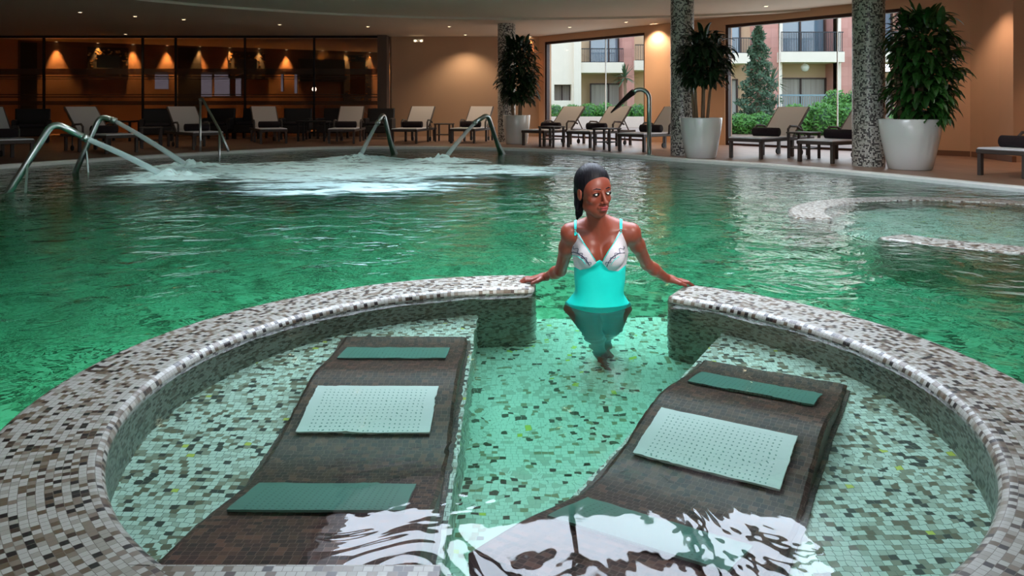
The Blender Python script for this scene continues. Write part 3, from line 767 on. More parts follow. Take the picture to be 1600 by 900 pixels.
# stair handrail
t = thing('stair_handrail', 'slim steel stair handrail with two posts rising from the far water', 'handrail', (-6.3, 15.5, 0))
o = Vector((-6.3, 15.5, 0))
a, c2, d = at(313, 154, 15.6), at(343, 203, 15.2), at(357, 236, 15.0)
q = MB(); q.tube([p - o for p in (Vector((a.x, a.y, -0.4)), Vector((a.x, a.y, a.z)))], 0.024, 10); q.build('post', M_steel, t, True)
q = MB(); q.tube([p - o for p in (Vector((c2.x, c2.y, -0.6)), c2)], 0.024, 10); q.build('post', M_steel, t, True)
q = MB(); q.tube([p - o for p in bend([a + Vector((-0.02, 0, -0.02)), a + Vector((0.04, -0.02, 0.01)), c2, d], 0.05)], 0.026, 10); q.build('rail', M_steel, t, True)
# tall gooseneck shower spout with a flat fan nozzle
sx, sy = 2.58, 14.45; t = thing('shower_spout', 'tall polished gooseneck spout with a flat dark fan nozzle', 'shower spout', (sx, sy, DECK))
q = MB(); q.tube([(0, 0, 0), (0, 0, 1.02)] + [(-0.17 + 0.17 * math.cos(k * PI / 12), 0, 1.08 + 0.17 * math.sin(k * PI / 12)) for k in range(0, 10)], 0.042, 16); q.build('pipe', M_steel, t, True)
q = MB(); q.lathe([(0.10, 0), (0.10, 0.015), (0.05, 0.03)], 24); q.build('base_flange', M_steel, t)
q = MB()
a0 = Vector((-0.30, 0, 1.20)); n0 = 8; vs = []; fs = []
for k in range(n0 + 1):
    u = k / n0; p = a0 + Vector((-0.34 * u, -0.02 * u, -0.27 * u - 0.06 * u * u)); ww = 0.05 + 0.13 * u; th = 0.045 * (1 - u) + 0.012
    nx = Vector((-0.55, 0, 0.83)); sd = Vector((0.55, 0.75, 0.30)).normalized()
    vs += [p - sd * ww - nx * th, p + sd * ww - nx * th, p + sd * ww + nx * th, p - sd * ww + nx * th]
for k in range(n0):
    for j in range(4): fs.append([k * 4 + j, k * 4 + (j + 1) % 4, k * 4 + 4 + (j + 1) % 4, k * 4 + 4 + j])
fs += [[3, 2, 1, 0], [n0 * 4 + j for j in range(4)]]
q.add(vs, fs); q.build('fan_nozzle', mat('dark_bronze', lin(52, 46, 42), 0.35, metal=0.7), t)

# foam where the jets strike
from mathutils import noise as mn
def foam():
    nx, ny = 260, 200; x0, x1, y0, y1 = -6.1, 1.8, 7.4, 14.8
    hits = [(-4.6, 10.35, 0.5), (-5.0, 12.0, 0.55), (-2.75, 13.7, 0.5), (-1.22, 13.3, 0.5)]
    vs = []; fs = []; den = []
    for j in range(ny + 1):
        for i in range(nx + 1):
            x = x0 + (x1 - x0) * i / nx; y = y0 + (y1 - y0) * j / ny
            # an elongated patch that thins out to the right and towards the viewer
            e = 1.0 - math.sqrt(((x + 2.7) / 3.7) ** 2 + ((y - 11.5) / 2.4) ** 2)
            e2 = 0.75 * (1.0 - math.sqrt(((x + 0.4) / 2.0) ** 2 + ((y - 11.6) / 1.5) ** 2))
            e3 = 0.55 * (1.0 - math.sqrt(((x + 1.9) / 2.4) ** 2 + ((y - 9.2) / 1.6) ** 2))
            h = 0.0
            for hx, hy, s in hits:
                d2 = (x - hx) ** 2 + (y - hy) ** 2; h += math.exp(-d2 / 0.10) * 0.13; e = max(e, 1.1 * math.exp(-d2 / 0.5))
            e = max(e, 0.9 * (1.0 - math.sqrt(((x + 3.9) / 1.5) ** 2 + ((y - 11.2) / 1.5) ** 2)))
            env = max(0.0, e, e2, e3)
            nn = mn.fractal(Vector((x * 0.9, y * 2.4, 0)), 0.9, 2.1, 5) * 0.5 + 0.5
            n2 = mn.fractal(Vector((x * 6, y * 7, 3)), 0.8, 2.0, 4)
            z = 0.006 + min(1, env * 2) * (0.035 * nn + 0.014 * n2 + 0.015) + h * (0.45 + 0.7 * n2)
            vs.append((x, y, max(0.003, z))); den.append(min(1.0, max(0.0, env * 2.7 * (0.25 + 1.4 * nn) + 0.3 * n2 * min(1, env * 3) - 0.12)))
    m = nx + 1; keep = []
    for j in range(ny):
        for i in range(nx):
            q = [j * m + i, j * m + i + 1, (j + 1) * m + i + 1, (j + 1) * m + i]
            if max(den[k] for k in q) > 0.01: fs.append(q)
    me = make_mesh('foam', vs, fs, True)
    at_ = me.attributes.new('foam_cover', 'FLOAT', 'POINT'); at_.data.foreach_set('value', den)
    mm, nt, b = new_mat('foam'); b.inputs['Base Color'].default_value = (0.72, 0.97, 0.95, 1); b.inputs['Roughness'].default_value = 0.6  # cyan in the base colour stands for glow from lit water below
    a = nt.nodes.new('ShaderNodeAttribute'); a.attribute_name = 'foam_cover'
    tc = nt.nodes.new('ShaderNodeTexCoord'); n = nt.nodes.new('ShaderNodeTexNoise'); n.inputs['Scale'].default_value = 7; n.inputs['Detail'].default_value = 8
    mp = nt.nodes.new('ShaderNodeMapping'); mp.inputs['Scale'].default_value = (0.35, 1.6, 1); nt.links.new(tc.outputs['Object'], mp.inputs[0]); nt.links.new(mp.outputs[0], n.inputs['Vector'])
    k = math_node(nt, 'MULTIPLY', math_node(nt, 'ADD', n.outputs['Fac'], -0.56), 3.4)
    k = math_node(nt, 'ADD', k, a.outputs['Fac']); k = math_node(nt, 'MULTIPLY', k, math_node(nt, 'MULTIPLY', a.outputs['Fac'], 1.5))
    mr = nt.nodes.new('ShaderNodeMapRange'); nt.links.new(k, mr.inputs[0]); mr.inputs[1].default_value = 0.05; mr.inputs[2].default_value = 1.0; mr.inputs[3].default_value = 0; mr.inputs[4].default_value = 0.92
    nt.links.new(mr.outputs[0], b.inputs['Alpha'])
    return link('foam', me, mm)
tag(foam(), 'white churning foam spread on the pool where the jets land', 'foam', kind='stuff')

# ================================================================== LIGHT FITTINGS
M_bulb = mat('lamp_face', lin(255, 230, 190), 0.5, emit=(1.0, 0.78, 0.5, 1), es=9.0)
dlp = None
def downlight(x, y, z, label, group, spot=None, col=(1, 0.62, 0.3), size=70, r=0.055):
    global dlp
    if dlp is None:
        dlp = thing('downlight', label, 'ceiling light', (x, y, z), 0, group)
        q = MB(); q.lathe([(r, 0.0), (r, -0.012), (r * 0.75, -0.015), (r * 0.75, 0.0)], 20); q.build('bezel', M_white, dlp)
        q = MB(); q.lathe([(r * 0.72, -0.002), (r * 0.72, -0.006)], 20); q.build('lamp_face', M_bulb, dlp)
    else:
        o = dup(dlp, (x, y, z), label=label); o['group'] = group
    if spot: light('SPOT', 'downlight_beam', (x, y, z - 0.03), spot, col, target=(x, y, 0), spot_size=math.radians(size), spot_blend=0.7, shadow_soft_size=0.04)
for k, (px, py) in enumerate(((125, 18.5), (211, 25), (287, 30), (196, 53), (437, 38), (575, 41), (702, 41), (727, 54), (890, 42), (978, 34), (1018, 37), (1197, 9))):
    Y = (CEIL - 1) * FPX / (HOR - py); X = (px - 800) / FPX * Y
    downlight(X, Y, CEIL, 'small recessed downlight in the ceiling over the pool hall', 'downlights in the hall ceiling', 14 if px < 600 else 130, (1, 0.78, 0.55), 120)
for px in (-40, 6, 88, 153, 208, 261, 312, 359, 405, 448, 504, 541, 578, 604):
    p = lwall(px, 0.13)
    downlight(p.x, p.y, CEIL - 0.01, 'recessed downlight in the row washing the lounge wall', 'downlights along the lounge wall', 620, (1, 0.56, 0.2), 52)
for x, y in ((-4.4, 9.6), (-2.2, 11.0), (-3.6, 12.6), (-0.6, 12.2), (0.6, 10.0), (6.4, 9.6), (6.9, 7.4), (3.6, 11.6), (-6.4, 12.0)):  # unseen lamps added to brighten the foam and the pool edge
    downlight(x, y, CEIL, 'added recessed downlight in the unseen ceiling above the water', 'added downlights above the water', 85 if x < 1 else 80, (1, 0.94, 0.86), 62 if x < 1 else 90)
# wall washer on the pier between the two windows
p = wall_at(1033) - wn * 0.22; downlight(p.x, p.y, CEIL, 'recessed downlight washing the pier between the two windows', 'downlights in the hall ceiling', 40, (1, 0.5, 0.18), 44)
p = wall_at(838) - wn * 0.25; downlight(p.x, p.y, CEIL, 'recessed downlight washing the corner behind the leftmost planter', 'downlights in the hall ceiling', 45, (1, 0.42, 0.16), 60)
downlight(9.2, 11.6, CEIL, 'recessed downlight over the lounger at the right edge', 'downlights in the hall ceiling', 130, (1, 0.6, 0.38), 90)
downlight(7.9, 13.2, CEIL, 'recessed downlight near the curved terracotta wall', 'downlights in the hall ceiling', 110, (1, 0.68, 0.48), 100)
# emergency light on the plain wall
t = thing('emergency_light', 'small twin emergency light high on the plain wall by the partition', 'emergency light', (-2.85, 23.41, 2.96))
q = MB(); q.box((0, 0, 0), (0.30, 0.08, 0.09), bev=0.015); q.build('housing', M_trim, t)
for s in (-1, 1):
    q = MB(); q.lathe([(0.02, 0), (0.028, 0.03)], 14, (s * 0.09, -0.055, -0.03)); o = q.build('lamp', M_bulb, t)

# ================================================================== LOUNGE BEHIND THE GLASS
M_mirror = mat('mirror_glass', lin(150, 150, 150), 0.08, metal=1.0)
def mosaic_mirror(pxa, pxb, pya, pyb, label, hole=True):
    zt, zb = zl(pxa, pya), zl(pxa, pyb); p = lwall((pxa + pxb) / 2, 0.03)
    wdt = (lwall(pxb) - lwall(pxa)).length; t = thing('framed_mirror', label, 'mirror', (p.x, p.y, (zt + zb) / 2), math.atan2(ld.y, ld.x), 'mosaic framed mirrors in the lounge')
    H = zt - zb; fw = min(0.28, wdt * 0.22)
    q = MB()
    q.box((0, 0, H / 2 - fw / 2), (wdt, 0.05, fw)); q.box((0, 0, -H / 2 + fw / 2), (wdt, 0.05, fw)); q.box((-wdt / 2 + fw / 2, 0, 0), (fw, 0.05, H - 2 * fw)); q.box((wdt / 2 - fw / 2, 0, 0), (fw, 0.05, H - 2 * fw))
    q.build('frame', M_dark, t)
    q = MB(); q.box((0, 0.005, 0), (wdt - 2 * fw, 0.02, H - 2 * fw)); q.build('mirror_glass', M_mirror, t)
    q = MB(); rnd = random.Random(int(pxa))
    for k in range(70):
        x = rnd.uniform(-wdt / 2 + 0.03, wdt / 2 - 0.03); z = rnd.uniform(-H / 2 + 0.03, H / 2 - 0.03)
        if abs(x) < wdt / 2 - fw and abs(z) < H / 2 - fw: continue
        q.box((x, -0.03, z), (0.06, 0.02, 0.035))
    q.build('tesserae', M_gold, t)
mosaic_mirror(137, 201, 73, 118, 'wide mirror in a dark frame dotted with gold, leftmost in the lounge')
mosaic_mirror(357, 414, 80, 122, 'mirror in a dark gold dotted frame, middle of the lounge wall')
mosaic_mirror(537, 580, 86, 160, 'tall narrow dark mirror near the partition jamb')
# dark doorways on the lounge wall
for k, (a, c, top) in enumerate(((32, 58, 66), (278, 314, 74))):
    q = MB(); lbox(q, a, c, 0.04, zl(a, top), 0.05, 0.0); st(q.build('door_%d' % (k + 1), M_dark))
q = MB(); lbox(q, 466, 536, 1.9, 2.75, 0.25, 0.0); tag(q.build('bar_canopy', mat('dark_green_canopy', lin(48, 50, 44), 0.7)), 'dark canopy fixed over the bar on the lounge wall', 'canopy')
# globe lamp
p = lwall(491, 3.0); t = thing('globe_lamp', 'small glowing white globe lamp on a stem in the lounge', 'lamp', (p.x, p.y, DECK))
q = MB(); q.lathe([(0.16, 0), (0.16, 0.03), (0.02, 0.05), (0.02, 1.42)], 16); q.build('pole', M_dark, t)
q = MB(); q.lathe([(0.02, 1.42), (0.06, 1.45), (0.08, 1.5), (0.06, 1.56), (0.02, 1.58)], 16); q.build('globe', mat('globe_glass', lin(255, 250, 235), 0.4, emit=(1, 0.95, 0.85, 1), es=5.0), t, True)
# dark wicker armchairs
ac = None
def armchair(px, Y, rz, label):
    global ac
    loc = ((px - 800) / FPX * Y, Y, DECK)
    if ac is None:
        ac = thing('wicker_armchair', label, 'armchair', loc, rz, 'dark wicker armchairs'); t = ac
        q = MB(); q.box((0, 0, 0.28), (0.72, 0.68, 0.22), bev=0.03); q.build('seat', M_black, t)
        q = MB(); q.bar((0, 0.30, 0.3), (0, 0.40, 0.86), 0.78, 0.10, 0.03); q.build('backrest', M_black, t)
        for s in (-1, 1):
            q = MB(); q.box((s * 0.37, 0.02, 0.42), (0.10, 0.68, 0.34), bev=0.03); q.build('arm', M_black, t)
            for y in (-0.28, 0.3):
                q = MB(); q.box((s * 0.34, y, 0.09), (0.06, 0.06, 0.18)); q.build('leg', M_black, t)
        q = MB(); q.box((0, -0.02, 0.43), (0.6, 0.6, 0.1), bev=0.035); q.build('cushion', mat('dark_cushion', lin(38, 34, 40), 0.9), t)
    else: dup(ac, loc, rz, label)
armchair(50, 19.5, 0.5, 'dark wicker armchair at the far left in front of the glass partition')
armchair(246, 20.5, 0.4, 'dark wicker armchair left of the stair handrail by the partition')
armchair(340, 21.6, 0.08, 'dark wicker armchair between the two left orange lit loungers')
armchair(392, 22.0, -0.08, 'dark wicker armchair directly left of the orange glowing lounger')
armchair(462, 21.6, 0.1, 'dark wicker armchair directly right of the orange glowing lounger')
armchair(520, 22.0, -0.1, 'dark wicker armchair below the small globe lamp')
armchair(592, 21.8, 0.0, 'dark wicker armchair at the partition jamb')
# low tables among them
for px, Y, lb in ((190, 20.5, 'low dark coffee table at the partition behind the bent pipes'), (490, 20.4, 'low dark coffee table between two wicker armchairs below the globe lamp')):
    t = thing('coffee_table', lb, 'table', ((px - 800) / FPX * Y, Y, DECK), 0, 'low dark coffee tables')
    q = MB(); q.box((0, 0, 0.52), (0.8, 0.6, 0.04), bev=0.01); q.build('tabletop', M_black, t)
    for sx2 in (-1, 1):
        for sy2 in (-1, 1):
            q = MB(); q.box((sx2 * 0.34, sy2 * 0.25, 0.25), (0.05, 0.05, 0.5)); q.build('leg', M_black, t)

# ================================================================== OUTSIDE
b = MB(); b.box((22, 42, -0.1), (70, 48, 0.1)); st(b.build('ground_lawn', M_grass))
b = MB(); b.prism([(0.9, 24.2), (9.4, 13.9), (16, 18), (10, 31), (1, 34)], -0.02, 0.0)
st(b.build('ground_terrace', mat('pale_paving', lin(226, 196, 176), 0.8, noise=0.05, nscale=3)))
def bx(b, Y, xa, xb, ya, yb, y0, y1):
    """box whose front face, at depth Y+y0, spans the given picture rows and columns"""
    D = Y; X0, X1 = (xa - 800) / FPX * D, (xb - 800) / FPX * D; Z1, Z0 = 1 - (ya - HOR) * D / FPX, 1 - (yb - HOR) * D / FPX
    b.box(((X0 + X1) / 2, Y + (y0 + y1) / 2, (Z0 + Z1) / 2), (X1 - X0, y1 - y0, Z1 - Z0))
M_curt = mat('pale_curtain', lin(176, 170, 164), 0.9, noise=0.55, nscale=1.0)  # noise, stretched below, paints the light and dark of hanging folds
_n = M_curt.node_tree; _t = [q for q in _n.nodes if q.type == 'TEX_COORD'][0]; _z = [q for q in _n.nodes if q.type == 'TEX_NOISE'][0]
_m = _n.nodes.new('ShaderNodeMapping'); _m.inputs['Scale'].default_value = (9, 9, 0.15); _n.links.new(_t.outputs['Object'], _m.inputs[0]); _n.links.new(_m.outputs[0], _z.inputs['Vector'])
def window(parent, Y, xa, xb, ya, yb, y, mul, curtain=False):
    fr = MB(); px1 = 1.5
    bx(fr, Y, xa, xa + 2.2, ya, yb, y, y + 0.12); bx(fr, Y, xb - 2.2, xb, ya, yb, y, y + 0.12); bx(fr, Y, xa, xb, ya, ya + 2, y, y + 0.12)
    for m_ in mul: bx(fr, Y, m_ - 1, m_ + 1, ya, yb, y, y + 0.12)
    o = fr.build('window', M_brown, parent)
    g = MB(); bx(g, Y, xa, xb, ya, yb, y + 0.13, y + 0.15); g.build('pane', M_curt if curtain else M_bldglass, o)
def railing(parent, Y, xa, xb, ya, yb, y, step=2.6, m=M_rail):
    r = MB(); bx(r, Y, xa, xb, ya, ya + 1.4, y, y + 0.05); bx(r, Y, xa, xb, yb - 1, yb, y, y + 0.05); x = xa
    while x <= xb: bx(r, Y, x, x + 0.7, ya, yb, y, y + 0.04); x += step
    return r.build('railing', m, parent)
# nearer block behind the big window
Y1 = 40.0; B = thing('apartment_building', 'pink and cream building with balconies seen through the big window', 'building', (18, Y1, 0))
def part(name, m, boxes, Y, P):
    q = MB()
    for a in boxes: bx(q, Y, *a)
    o = q.build(name, m); o.parent = P; o.location = -Vector(P.location); return o
def reloc(o, P): o.parent = P; o.location = -Vector(P.location)
part('wall', M_brick, [(1186, 1222, -60, 190, 0, 2.0), (1308, 1345, -60, 190, 0, 2.0), (1420, 1460, -60, 190, 0, 2)], Y1, B)
part('rear_wall', M_ochre, [(1100, 1500, 110, 195, 1.5, 1.8), (1100, 1500, -80, 86, 1.5, 1.8), (1120, 1186, 90, 110, 1.5, 1.8), (1220, 1310, 86, 110, 1.5, 1.8)], Y1, B)
part('balcony', M_cream, [(1214, 1312, 82, 98, -0.6, 1.6), (1110, 1170, 84, 100, -0.6, 1.6), (1345, 1420, 82, 98, -0.6, 1.6)], Y1, B)
part('pilaster', M_cream, [(1217, 1222, -60, 82, -0.1, 0.5), (1308, 1313, -60, 190, -0.1, 0.5), (1217, 1221, 98, 190, -0.1, 0.4)], Y1, B)
for a in ((1227, 1306, -10, 82, 1.35, (1266,), False), (1118, 1170, -10, 84, 1.35, (1148,), False), (1227, 1308, 120, 185, 1.35, (1267,), True), (1120, 1165, 122, 185, 1.35, (1148,), True), (1350, 1415, -10, 82, 1.35, (1380,), False), (1350, 1415, 120, 185, 1.35, (1380,), True)):
    window(B, Y1, *a)
for a in ((1215, 1311, 51, 82), (1112, 1170, 60, 84), (1346, 1419, 51, 82)): railing(B, Y1, *a, -0.55)
q = MB(); q.lathe([(0.04, 0.25), (0.1, 0.2), (0.2, 0.1), (0.22, 0), (0.15, -0.16), (0.03, -0.2)], 16, ((1260 - 800) / 30, Y1 + 0.2, 2.95)); o = q.build('porch_lamp', M_white, B, True)
for o in [x for x in C.objects if x.parent == B]: o.location = -Vector(B.location)
# farther cream block behind the first window
Y2 = 48.0; B = thing('apartment_building', 'cream building with dark balcony doors seen through the first window', 'building', (5, Y2, 0))
part('wall', M_cream, [(835, 866, 20, 200, 0, 2), (866, 893, 20, 132, 0, 2), (866, 893, 157, 200, 0, 2), (893, 896, 20, 200, 0, 2), (896, 907, 20, 200, -0.5, 2)], Y2, B)
part('rear_wall', M_ochre, [(905, 1030, 20, 200, 2.2, 2.4)], Y2, B)
part('brick_pier', M_brick, [(973, 991, 20, 200, 0, 2.2)], Y2, B)
part('balcony', M_cream, [(905, 974, 98, 114, -0.4, 2.3), (990, 1030, 95, 110, -0.4, 2.3)], Y2, B)
for a in ((925, 973, 54, 98, 1.6, (956,), False), (865, 894, 131, 158, 1.2, (880,), True), (926, 980, 129, 166, 1.6, (956,), True)): window(B, Y2, *a)
for a in ((907, 973, 76, 98), (991, 1020, 70, 95)): railing(B, Y2, *a, -0.35)
for o in [x for x in C.objects if x.parent == B]: o.location = -Vector(B.location)

# greenery outside
def leaf_cloud(b, c, rad, n, s, rnd, cone=False):
    for k in range(n):
        if cone:
            h = rnd.random() ** 1.25; a = rnd.uniform(0, 2 * PI); rr = rad[0] * (1 - h) ** 0.8 * (0.55 + 0.5 * rnd.random()) * (0.85 + 0.3 * math.sin(h * 40 + a * 2))
            p = Vector((c[0] + rr * math.cos(a), c[1] + rr * math.sin(a), c[2] + h * rad[2]))
        else:
            v = Vector((rnd.gauss(0, 1), rnd.gauss(0, 1), rnd.gauss(0, 1))).normalized() * rnd.uniform(0.7, 1.05)
            p = Vector((c[0] + v.x * rad[0], c[1] + v.y * rad[1], c[2] + v.z * rad[2]))
        d = Vector((rnd.gauss(0, 1), rnd.gauss(0, 1), rnd.gauss(0, 1) + 0.4)).normalized(); e = d.orthogonal().normalized(); q = s * rnd.uniform(0.6, 1.4)
        b.add([p - e * q * .35, p + d * q, p + e * q * .35, p - d * q * .5], [[0, 1, 2, 3]])
def tree(px, Y, h, r, label, seed):
    rnd = random.Random(seed); X = (px - 800) / FPX * Y; t = thing('conifer', label, 'tree', (X, Y, 0))
    q = MB(); q.tube([(0, 0, -0.1), (0.03, 0, h * 0.5), (0, 0, h * 0.95)], [0.11, 0.07, 0.015], 8); q.build('trunk', M_stem, t)
    q = MB(); leaf_cloud(q, (0, 0, 0.35), (r, r, h - 0.3), 3800, 0.11, rnd, True); q.build('foliage', M_conif, t)
tree(1185, 27.0, 4.0, 0.85, 'tall slender conifer outside the big window', 4)
def yucca(px, Y, h, label, seed, n=46):
    rnd = random.Random(seed); X = (px - 800) / FPX * Y; t = thing('yucca', label, 'palm', (X, Y, 0), 0, 'yuccas outside the windows')
    q = MB(); q.tube([(0, 0, -0.1), (0.04, 0, h * 0.5), (0, 0, h)], [0.10, 0.08, 0.08], 8); q.build('trunk', M_stem, t)
    q = MB()
    for k in range(n): strap_leaf(q, (0, 0, h - 0.1 * rnd.random()), rnd.uniform(0, 2 * PI), rnd.uniform(-0.5, 1.4), 0.75, 0.07, rnd.uniform(0.1, 0.8), rnd)
    q.build('foliage', M_conif, t)
yucca(976, 36, 2.3, 'spiky yucca outside the first window', 8)
yucca(1205, 30, 1.9, 'spiky yucca beside the slender conifer', 9)
def hedge(xa, xb, Y, z1, n, label, seed):
    rnd = random.Random(seed); X0, X1 = (xa - 800) / FPX * Y, (xb - 800) / FPX * Y; t = thing('hedge', label, 'hedge', ((X0 + X1) / 2, Y, 0), 0, 'clipped hedges outside')
    W = X1 - X0; q = MB(); nb = max(2, int(W / 0.8))
    for k in range(nb):
        x = -W / 2 + (k + 0.5) * W / nb; r = z1 / 2
        leaf_cloud(q, (x, 0, r * 0.9), (W / nb * 0.7, 0.5, r * rnd.uniform(0.9, 1.15)), n // nb, 0.09, rnd)
        vs = MB()
    q.build('foliage', M_hedge, t)
    q = MB()
    for k in range(nb):
        x = -W / 2 + (k + 0.5) * W / nb; q.lathe([(0.02, 0), (W / nb * 0.45, 0.1), (W / nb * 0.5, z1 * 0.5), (W / nb * 0.3, z1 * 0.85), (0.02, z1 * 0.9)], 10, (x, 0, 0))
    q.build('branches', M_leaf2, t)
hedge(1218, 1345, 24.5, 1.05, 5200, 'bright green hedge low in the big window at right', 11)
hedge(1290, 1350, 27.0, 1.6, 3000, 'taller hedge behind the bright green one by the right column', 12)
hedge(1140, 1205, 25.5, 0.75, 2000, 'low hedge at the foot of the slender conifer', 13)
hedge(855, 1010, 40, 1.1, 5000, 'long low hedge outside the first window', 14)
hedge(1400, 1440, 22.0, 1.0, 1200, 'small hedge piece at the far right end of the big window', 15)
# blue grey garden fence
X0, X1 = (1216 - 800) / 1200 * 30, (1292 - 800) / 1200 * 30; t = thing('garden_fence', 'pale blue grey railing fence behind the lounger in the big window', 'fence', ((X0 + X1) / 2, 30, 0)); W = X1 - X0
M_fence = mat('blue_grey_paint', lin(128, 150, 156), 0.5)
q = MB(); q.box((0, 0, 1.38), (W, 0.05, 0.07)); q.box((0, 0, 0.15), (W, 0.05, 0.05)); q.build('rail', M_fence, t)
q = MB(); x = -W / 2
while x < W / 2: q.box((x, 0, 0.75), (0.02, 0.02, 1.25)); x += 0.09
o = q.build('baluster', M_fence, t); o['kind'] = 'stuff'
for s in (-1, 1):
    q = MB(); q.box((s * W / 2, 0, 0.7), (0.08, 0.08, 1.4)); q.build('post', M_fence, t)
b = MB(); b.box(((930 - 800) / 1200 * 33, 33, 0.25), (5.6, 0.2, 0.5)); tag(b.build('garden_wall', mat('pale_render', lin(228, 208, 190), 0.8)), 'low pale wall outside the first window', 'wall')
# ================================================================== THE BATHER (one signed distance field, meshed)
def V3(*a): return np.array(a, np.float32)
def smin(a, b, k):
    h = np.clip(0.5 + 0.5 * (b - a) / k, 0, 1); return b * (1 - h) + a * h - k * h * (1 - h)
def smax(a, b, k): return -smin(-a, -b, k)
def ell(P, c, r, R=None):
    q = P - V3(*c)
    if R is not None: q = q @ np.array(R, np.float32)
    r = V3(*r); k0 = np.linalg.norm(q / r, axis=-1); k1 = np.linalg.norm(q / (r * r), axis=-1)
    return k0 * (k0 - 1) / np.maximum(k1, 1e-6)
def cone(P, a, b, ra, rb):
    a = V3(*a); b = V3(*b); ba = b - a; pa = P - a
    h = np.clip((pa @ ba) / float(ba @ ba), 0, 1)
    d = pa - h[..., None] * ba
    return np.sqrt((d * d).sum(-1)) - (ra + (rb - ra) * h)
def surface_net(fn, lo, hi, res, chunk=48):
    lo = V3(*lo); n = np.ceil((V3(*hi) - lo) / res).astype(int) + 1
    xs, ys, zs = [lo[i] + res * np.arange(n[i], dtype=np.float32) for i in range(3)]
    D = np.empty(tuple(n), np.float32)
    # coarse pass: only blocks that can hold the surface are evaluated in full
    B = 14; hd = B * res * 0.87
    ci = [np.arange(0, n[q], B) for q in range(3)]
    cc = np.stack(np.meshgrid(*[lo[q] + res * (ci[q] + B / 2) for q in range(3)], indexing='ij'), -1).astype(np.float32)
    cd = fn(cc)
    for i, x in enumerate(ci[0]):
        for j, y in enumerate(ci[1]):
            for k, z in enumerate(ci[2]):
                s_ = (slice(x, x + B), slice(y, y + B), slice(z, z + B))
                if abs(cd[i, j, k]) > hd * 1.5 + 0.012: D[s_] = cd[i, j, k]
                else: D[s_] = fn(np.stack(np.meshgrid(xs[s_[0]], ys[s_[1]], zs[s_[2]], indexing='ij'), -1))
    S = D < 0
    acc = np.zeros(tuple(n - 1) + (3,), np.float32); cnt = np.zeros(tuple(n - 1), np.float32)
    cor = [(i, j, k) for i in (0, 1) for j in (0, 1) for k in (0, 1)]
    def sl(c): return tuple(slice(c[q], n[q] - 1 + c[q]) for q in range(3))
    for a in cor:
        for ax in range(3):
            if a[ax]: continue
            b = list(a); b[ax] = 1
            da, db = D[sl(a)], D[sl(b)]; m = (S[sl(a)] != S[sl(b)])
            t = np.where(m, da / np.where(m, da - db, 1), 0)
            for q in range(3):
                acc[..., q] += np.where(m, a[q] + (t if q == ax else 0), 0)
            cnt += m
    act = cnt > 0; idx = np.full(act.shape, -1, np.int64); idx[act] = np.arange(act.sum())
    ii = np.argwhere(act); vs = lo + res * (ii + acc[act] / cnt[act][:, None])
    faces = []
    for ax in range(3):
        u, v = (ax + 1) % 3, (ax + 2) % 3
        s0 = [slice(1, n[q] - 1) for q in range(3)]; s0[ax] = slice(0, n[ax] - 1); s1 = list(s0); s1[ax] = slice(1, n[ax])
        m = S[tuple(s0)] != S[tuple(s1)]; e = np.argwhere(m); off = np.ones(3, int); off[ax] = 0; e = e + off
        inside = S[tuple(e.T)]
        du = np.zeros(3, int); du[u] = 1; dv = np.zeros(3, int); dv[v] = 1
        q = np.stack([idx[tuple((e - du - dv).T)], idx[tuple((e - dv).T)], idx[tuple(e.T)], idx[tuple((e - du).T)]], 1)
        q[~inside] = q[~inside][:, ::-1]; faces.append(q)
    return vs, np.concatenate(faces)
def fast_mesh(name, vs, fs):
    me = bpy.data.meshes.new(name); me.vertices.add(len(vs)); me.vertices.foreach_set('co', np.asarray(vs, np.float32).ravel())
    me.loops.add(len(fs) * 4); me.loops.foreach_set('vertex_index', np.asarray(fs, np.int32).ravel())
    me.polygons.add(len(fs)); me.polygons.foreach_set('loop_start', np.arange(0, len(fs) * 4, 4, dtype=np.int32))
    me.polygons.foreach_set('loop_total', np.full(len(fs), 4, np.int32)); me.update(calc_edges=True); me.validate()
    me.polygons.foreach_set('use_smooth', [True] * len(me.polygons)); return me

